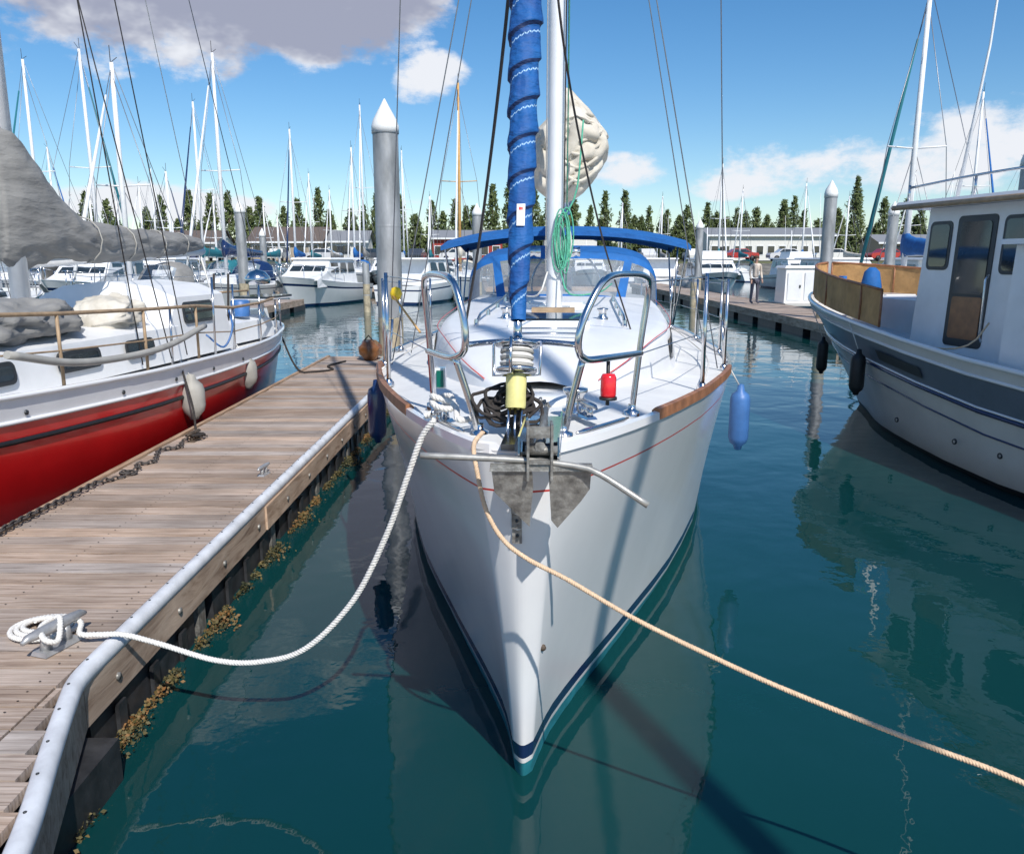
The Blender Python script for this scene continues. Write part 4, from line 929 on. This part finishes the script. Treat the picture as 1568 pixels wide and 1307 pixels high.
for sg,p0 in((-1,(-.365,3.6,2.0)),(1,(.55,3.49,2.0))):
    prev=Vector(p0); pl=prev-Vector((0,0,.3))
    for x in(1.95,3.3,4.8,6.3,7.9,9.4):
        z=zs(x); bb,v=pt(x,z); bb-=.05; q=Vector(TL(sg*bb,v,z+.64)); b.tube([TL(sg*bb,v,z),q],[.013,.011],M['steel'],8); b.rev(TL(sg*bb,v,z),[(.03,0),(.03,.02),(.016,.04)],M['steel'],10)
        qq=q-Vector((0,0,.02)); ql=q-Vector((0,0,.32)); b.tube([prev,qq],.0035,M['steel'],5); b.tube([pl,ql],.003,M['steel'],5); prev=qq; pl=ql
    b.tube([prev,TL(sg*.9,9.7,zs(9.7)+.62)],.012,M['steel'],6)
b.obj('lifelines',sb)
b=MB(); b.tube(catmull([TL(-1.0,2.3,1.44),TL(-1.1,3.2,1.40),TL(-1.2,4.5,1.36),TL(-1.15,6,1.4)],.1),.006,M['rope'],5); b.tube(catmull([TL(.9,2.0,1.44),TL(1.1,3.2,1.40),TL(1.2,4.5,1.36),TL(1.15,6,1.4)],.1),.006,M['rope'],5)
b.tube([TL(-.9,3.0,1.60),TL(-1.17,3.3,1.86)],.008,M['orangemast'],6)
b.rev(TL(-1.13,3.3,1.80),[(0,0),(.03,.01),(.045,.05),(.03,.09),(0,.1)],M['yelball'],12)
b.obj('deck_lines',sb)
def fender(x,y,z0,z1,r,m,top=None):
    b=MB(); h=z1-z0
    b.rev((x,y,z0),[(0,-.02),(r*.35,-.01),(r*.45,.02),(r*.85,r*.6),(r,r*1.1),(r*1.0,h-r*1.1),(r*.85,h-r*.6),(r*.4,h-.02),(r*.3,h+.03),(0,h+.035)],m,16)
    if top: b.tube([(x,y,z1),top],.006,M['rope'],5)
    b.obj('boat_fender')
fender(1.80,6.35,.62,1.10,.078,M['bluefend'],(1.66,6.3,1.32)); fender(-1.11,6.6,.62,1.1,.075,M['navy'],(-1.02,6.6,1.3))
fender(-3.25,8.2,.50,.92,.12,M['fendgrey'],(-3.35,8.2,1.1)); fender(-3.33,10.2,.5,.9,.12,M['fendgrey'],(-3.45,10.2,1.05))
# ------------------------------------------------------------------ trawler (right)
tw=empty('pilothouse_motorboat',(4.95,13,0)); ad_=Vector((.172,-.985)); lf=Vector((-.985,-.172))
def TT(u,v,z): return (4.95+ad_.x*v+lf.x*u,13+ad_.y*v+lf.y*u,z)
L=10.8
bS=spl([0,.3,.7,1.3,2.5,4,7,10.8],[.08,.42,.70,1.0,1.37,1.58,1.62,1.45]); bW=spl([0,.8,2,3.5,5,10.8],[.03,.35,.85,1.22,1.46,1.36])
zs2=spl([0,3,6,10.8],[1.60,1.36,1.12,1.05]); stem=spl([-.4,0,.6,1.1,1.6],[1.5,1.15,.65,.3,0])
xs2=[0,.005,.012,.025,.04,.08,.16,.3,.5,.7,1,1.3,1.7,2.1,2.6,3.2,4,5,6,7,8.5,10,10.8]
lev=[(lambda Z:-.4,M['black']),(lambda Z:.07,M['cream']),(lambda Z:.3,M['cream']),(lambda Z:Z-.64,M['cream']),(lambda Z:Z-.46,M['greystripe']),(lambda Z:Z-.15,M['cream']),(lambda Z:Z,M['cream'])]
b=MB(); pt2=loft_hull(b,TT,L,bS,bW,zs2,stem,lev,xs2,1.3)
for sg in(-1,1):
    for dz,rr,m in((-.47,.022,M['navy']),(-.14,.018,M['gel2']),(-.435,.012,M['gel']),(0.0,.028,M['gel']),(-.68,.01,M['navy'])):
        P=[]
        for x in xs2[4:]:
            z=zs2(x)+dz; Z=zs2(x); v=stem(z)+x*(1-stem(z)/L); bb=bW(x)+(bS(x)-bW(x))*(z/Z)**1.3; P.append(TT(sg*(bb+.004),v,z))
        b.tube(P,rr,m,6)
b.obj('hull',tw)
b=MB(); deck(b,TT,L,pt2,zs2,xs2,M['deck'],.04,.12,inset=.03); b.obj('deck',tw)
b=MB()
n=10; rows=[]
for i in range(n+1):
    xx=3.3+.9*i/n; row=[]
    for dz in(-.36,-.25):
        z=zs2(xx)+dz; bb=bW(xx)+(bS(xx)-bW(xx))*(z/zs2(xx))**1.3; row.append(TT(bb+.008,stem(z)+xx*(1-stem(z)/L),z))
    rows.append(row)
b.grid(rows,M['frame'],True)
for x in(3.9,5.6,5.0):
    z=.34; bb=bW(x)+(bS(x)-bW(x))*(z/zs2(x))**1.3; b.rev(TT(bb-.005,x,z),[(.03,0),(.028,.015),(.015,.012)],M['frame'],10,ax=(-1,-.17,0))
b.obj('hull_fittings',tw)
b=MB()
b.tbox(TT,-1.2,1.2,3.75,7.6,1.0,2.62,M['gel2'],inset=.06,iv=.08)
b.tbox(TT,-.95,.95,2.0,3.74,1.15,1.62,M['gel2'],inset=.1)
b.tbox(TT,-1.36,1.36,3.5,7.9,2.623,2.70,M['gel'],inset=.03)
b.tube([(1.36,3.5,2.64),(1.37,7.9,2.64)],.03,M['teakgrey'],6,T=TT)
b.tbox(TT,1.19,1.42,5.35,8.6,1.02,2.22,M['gel2'],inset=.03); b.tbox(TT,1.1,1.48,5.28,8.7,2.223,2.27,M['gel'])
b.obj('cabin',tw)
b=MB()
Ts=lambda uu,v,z: TT(uu-.037*(z-1.0),v,z)
for v0,v1,z0,z1 in[(3.88,4.22,1.98,2.48),(4.93,5.28,1.95,2.50)]:
    b.rpanel(Ts,1.198,.012,v0,v1,z0,z1,.06,M['frame']); b.rpanel(Ts,1.2105,.004,v0+.035,v1-.035,z0+.035,z1-.035,.04,M['glass'])
b.rpanel(Ts,1.198,.012,4.30,4.84,1.22,2.52,.05,M['frame']); b.rpanel(Ts,1.2105,.006,4.36,4.78,1.75,2.46,.04,M['glass']); b.rpanel(Ts,1.2105,.006,4.36,4.78,1.30,1.72,.03,M['brown'])
b.rpanel(TT,1.421,.01,5.7,6.3,1.5,2.0,.06,M['frame']); b.rpanel(TT,1.4315,.004,5.74,6.26,1.54,1.96,.04,M['glass']); b.rpanel(TT,1.421,.01,6.6,7.4,1.5,2.0,.06,M['frame']); b.rpanel(TT,1.4315,.004,6.64,7.36,1.54,1.96,.04,M['glass'])
for u0,u1 in((-1.05,-.4),(-.33,.33),(.4,1.05)): b.tbox(TT,u0,u1,3.755,3.83,1.8,2.5,M['glass'])
b.obj('windows_and_door',tw)
b=MB()
b.tube(catmull([TT(1.25,3.6,2.85),TT(1.25,5,2.9),TT(1.25,7.6,2.9)],.2),.014,M['steel'],6)
for v in(3.6,4.6,5.6,6.6): b.tube([(1.25,v,2.7),(1.25,v,2.88)],.012,M['steel'],6,T=TT)
b.tube([(.9,3.9,2.7),(.86,4.1,4.2),(.8,4.3,8)],[.02,.012,.006],M['whitemast'],6,T=TT); b.tube([(-.4,4.9,2.7),(-.5,5.1,7.5)],[.02,.007],M['whitemast'],6,T=TT)
b.tube([(.2,6.0,2.7),(.2,6.1,5.2)],.045,M['whitemast'],8,T=TT); b.tbox(TT,-.25,.25,4.3,4.7,2.71,2.86,M['gel'],inset=.05)
b.rev(TT(.9,5.2,2.7),[(.09,0),(.12,.05),(.1,.14),(0,.2)],M['gel'],14)
b.tube([(1.24,4.9,1.95),(1.27,4.9,1.9),(1.27,4.9,1.35),(1.24,4.9,1.3)],.010,M['steel'],6,T=TT)
b.tube(catmull([TT(1.3,5.05,1.5),TT(1.42,4.95,1.28),TT(1.5,4.5,1.22),TT(1.5,3.4,1.35)],.08),.009,M['ropetan'],6)
b.obj('roof_gear',tw)
b=MB()
for sg in(-1,1):
    P=[]
    for x in(.03,.3,.7,1.2,1.8,2.4,3.0,3.5):
        z=zs2(x); bb,v=pt2(x,z); bb=max(.02,bb-.06); P.append((TT(sg*bb,v,z+.44),TT(sg*bb,v,z+.03)))
    top_=catmull([p[0] for p in P],.08); bot_=catmull([p[1] for p in P],.08)
    ti=[top_[int(i*(len(top_)-1)/40)] for i in range(41)]; bi=[bot_[int(i*(len(bot_)-1)/40)] for i in range(41)]
    b.grid([ [a.lerp(c,t)+Vector((.02*math.sin(i*.9+t*3),.02*math.cos(i*.7),0))*(.5 if 0<t<1 else 0) for i,(a,c) in enumerate(zip(bi,ti))] for t in(0,.25,.5,.75,.97)],M['tan'],True)
    b.tube(ti,.016,M['teak'],7)
    for p in P[::2]+[P[-1]]: b.tube([p[1],p[0]],.014,M['teak'],6)
b.obj('bow_rail_canvas',tw)
b=MB(); b.rev(TT(0.3,1.6,1.62),[(.13,0),(.14,.1),(.1,.3),(.04,.36),(0,.36)],M['blue'],14); b.tbox(TT,-.3,.3,1.2,1.8,1.5,1.62,M['gel'],inset=.03); b.tube([(.3,.9,1.5),(.3,.9,1.85)],.06,M['blue'],8,T=TT); b.obj('foredeck_gear',tw)
for v,z0,z1,off in((1.1,.50,.98,.06),(3.0,.52,1.02,.1),(6.2,.42,.98,.1)):
    bb,vv=pt2(v,.75); x_,y_,_=TT(bb+off,v+.2,0); X2=TT(pt2(v,zs2(v))[0],v,zs2(v)); fender(x_-.05,y_,z0,z1,.085 if v>2 else .075,M['black'],X2)
# ------------------------------------------------------------------ red double-ender (left)
rd=empty('red_sailboat',(-5.52,.6,0)); f2=Vector((.117,.993)); r2=Vector((.993,-.117))
def TR(u,v,z): return (-5.52+f2.x*v+r2.x*u,.6+f2.y*v+r2.y*u,z)
L=13
bS=spl([0,1,3,5,6.5,8,9.5,11,12.3,13],[.05,.6,1.2,1.45,1.45,1.32,1.16,.93,.52,.1]); bW=spl([0,1,3,5,6.5,8,9.5,11,12.3,13],[.02,.4,.95,1.25,1.27,1.15,.95,.66,.28,.03])
zs3=spl([0,6,10,13],[1.5,1.12,1.03,1.10]); stem=spl([-.4,0,1.5],[1.0,.8,0]); xs3=[0,.05,.3,1]+[1.5+i*.5 for i in range(20)]+[11.8,12.1,12.4,12.7,12.85,12.93,12.97,13]
lev=[(lambda Z:-.4,M['teal']),(lambda Z:.04,M['redhull']),(lambda Z:Z-.40,M['redhull']),(lambda Z:Z-.34,M['maroon']),(lambda Z:Z-.325,M['redhull']),(lambda Z:Z-.19,M['gel2']),(lambda Z:Z-.08,M['gel2']),(lambda Z:Z,M['gel2'])]
b=MB(); pt3=loft_hull(b,TR,L,bS,bW,zs3,stem,lev,xs3,1.1,dbl=True)
for dz,rr,m in((-.335,.022,M['black']),(-.19,.018,M['gel']),(0,.022,M['gel'])):
    P=[]
    for x in xs3[3:-1]:
        Z=zs3(x); z=Z+dz; v=stem(z)+x*(1-stem(z)/L); bb=bW(x)+(bS(x)-bW(x))*(z/Z)**1.1; P.append(TR(bb+.003,v,z))
    b.tube(P,rr,m,6)
for x in (4.6,5.2,6.4,7.4,8.4,9.4):
    Z=zs3(x); bb,v=pt3(x,Z-.1); b.rev(TR(bb-.002,v,Z-.13),[(.02,0),(.018,.01),(0,.011)],M['frame'],8,ax=(1,-.1,0))
b.obj('hull',rd)
b=MB(); deck(b,TR,L,pt3,zs3,xs3,M['deck'],.05,.1,inset=.02); b.obj('deck',rd)
b=MB()
def trk(v0,v1,w,z0,h,sl=.25):
    rows=[]
    for v,k in((v0,0),(v0+sl,1),(v1-sl*.4,1),(v1,0)):
        rows.append([TR(-w,v,z0),TR(-w*.95,v,z0+h*.85*k),TR(-w*.6,v,z0+h*k),TR(0,v,z0+(h+.05)*k),TR(w*.6,v,z0+h*k),TR(w*.95,v,z0+h*.85*k),TR(w,v,z0)])
    b.grid(rows,M['gel2'],False)
trk(3.0,8.6,.95,1.02,.42); trk(8.3,9.9,.85,1.0,.80,.35); trk(9.85,11.6,.7,1.0,.30)
for v0,v1,z0,z1,u in[(4.2,4.8,1.14,1.32,.955),(5.3,5.9,1.14,1.32,.955),(6.4,7.0,1.14,1.32,.955),(7.4,7.9,1.14,1.32,.955),(8.75,9.45,1.38,1.62,.835)]:
    Tq=lambda uu,v,z,z0=z0:TR(uu-.12*(z-z0),v,z)
    b.rpanel(Tq,u,.012,v0,v1,z0,z1,.06,M['frame']); b.rpanel(Tq,u+.0125,.004,v0+.035,v1-.035,z0+.035,z1-.035,.04,M['glass'])
b.tbox(TR,-.35,.35,5.6,6.3,1.50,1.6,M['gel'],inset=.04)
b.tbox(TR,-.3,.3,3.9,4.6,1.50,1.66,M['greycanvas'],inset=.08)
b.obj('cabin',rd)
b=MB()
mv_=7.30
b.tube([(0,mv_,1.4),(0,mv_,14)],.085,M['whitemast'],12,T=TR); b.tube([(0,mv_+.05,2.06),(0,10.9,2.2)],.06,M['alu'],8,T=TR)
cv=[(7.10,0,2.66,.10,.58),(7.28,0,2.70,.17,.64),(7.55,0,2.60,.20,.52),(7.85,0,2.42,.20,.34),(8.25,0,2.29,.20,.23),(9.2,0,2.26,.18,.18),(10.2,0,2.28,.14,.14),(10.85,0,2.28,.06,.08)]
cloth(b,TR,cv,M['greycanvas'],64,110,.13,3.2,5,.015,.07,7)
for v in(8.3,9.0,9.7,10.3):
    zc_=spl([c[0] for c in cv],[c[2] for c in cv])(v); hz=spl([c[0] for c in cv],[c[4] for c in cv])(v)
    b.tube([TR(hz*1.06*math.cos(t*.5236),v,zc_+(hz*1.08)*math.sin(t*.5236)) for t in range(12)],.008,M['fendgrey'],5,closed=True)
b.obj('mast_and_covered_boom',rd)
b=MB()
cloth(b,TR,[(5.6,.55,1.52,.1,.08),(5.9,.5,1.58,.4,.17),(6.8,.45,1.57,.42,.18),(7.3,.5,1.52,.1,.08)],M['greycanvas'],48,40,.25,4,9,.03,.12,8)
cloth(b,TR,[(7.5,.5,1.48,.06,.06),(7.65,.5,1.54,.30,.16),(8.05,.45,1.55,.32,.17),(8.25,.5,1.5,.1,.08)],M['beige'],48,30,.25,5,12,.03,.12,7)
b.tbox(TR,-.35,.35,11.6,12.3,1.0,1.35,M['gel'],inset=.05); b.tbox(TR,.35,.85,11.0,11.9,1.55,1.58,M['glass']); b.tbox(TR,.33,.87,10.98,11.92,1.535,1.549,M['alu']); b.tube([(.6,11.4,1.0),(.6,11.4,1.54)],.02,M['steel'],6,T=TR)
b.rev(TR(.2,12.2,1.7),[(.0,0),(.18,.02),(.2,.1),(.12,.2),(0,.24)],M['steel'],14); b.tube([(.2,12.2,1.1),(.2,12.2,1.7)],.02,M['steel'],6,T=TR)
for u in(.3,.5): b.tube([(u,10.5,1.2),(u,10.6,1.9)],.015,M['ropedark'],6,T=TR)
b.tube(catmull([TR(1.0,8.9,1.25),TR(1.15,9.0,1.1),TR(1.2,9.15,1.3),TR(1.1,9.3,1.5)],.04),.012,M['bluefend'],6)
b.rev(TR(.5,10.9,1.32),[(.12,0),(.13,.2),(.1,.22),(0,.22)],M['bluefend'],12)
b.obj('deck_gear',rd)
b=MB()
st=(3.0,4.4,5.7,6.9,8.1,9.2,10.3,11.3,12.2,12.75)
for x in st:
    for sg in(-1,1):
        Z=zs3(x); bb,v=pt3(x,Z); bb-=.04; h=.56 if x<9 else .5
        b.tube([TR(sg*bb,v,Z),TR(sg*bb,v,Z+h)],.014,M['teakgrey' if x<9 else 'steel'],7)
for sg in(-1,1):
    for dz,rr in((.56,.018),(.28,.008)):
        b.tube([TR(sg*(pt3(x,zs3(x))[0]-.04),pt3(x,zs3(x))[1],zs3(x)+dz-(.06 if x>9 else 0)) for x in st],rr,M['teakgrey'],6)
b.tube(catmull([TR(1.45,5.2,1.45),TR(1.46,6.0,1.30),TR(1.42,7.2,1.28),TR(1.3,8.3,1.4)],.1),.03,M['fendgrey'],8)
for u,v,h in((1.3,7.6,1.62),(1.25,8.6,1.9),(1.1,9.4,1.8),(.9,10.6,1.75)): b.tube([(u,v,1.05),(u,v+.03,h)],.012,M['steel'],6,T=TR)
b.obj('railings',rd)
b=MB()
for sg in(-1,1):
    for v,zt in((7.0,13.6),(7.5,9),(7.8,13.6)): b.tube([(sg*1.35,v,1.15),(0,mv_,zt)],.006,M['wiredark'],5,T=TR)
b.tube([(0,12.9,1.2),(0,mv_,14)],.006,M['wire'],5,T=TR); b.tube([(0,10.8,2.4),(0,mv_+.05,13.8)],.005,M['rope'],5,T=TR)
b.tube([(0,10.8,2.25),(.15,11.0,1.2)],.012,M['rope'],5,T=TR)
b.obj('rigging',rd)
# neighbouring mast beside the walkway behind the viewer (it throws the shadow seen on the hull)
b=MB(); b.rev((3.15,-3.2,0),[(.075,-.5),(.07,11),(.03,11.1)],M['whitemast'],12); b.tube([(3.15,-3.2,2),(3.15,-6.5,2.1)],.06,M['whitemast'],8); b.obj('neighbouring_mast')
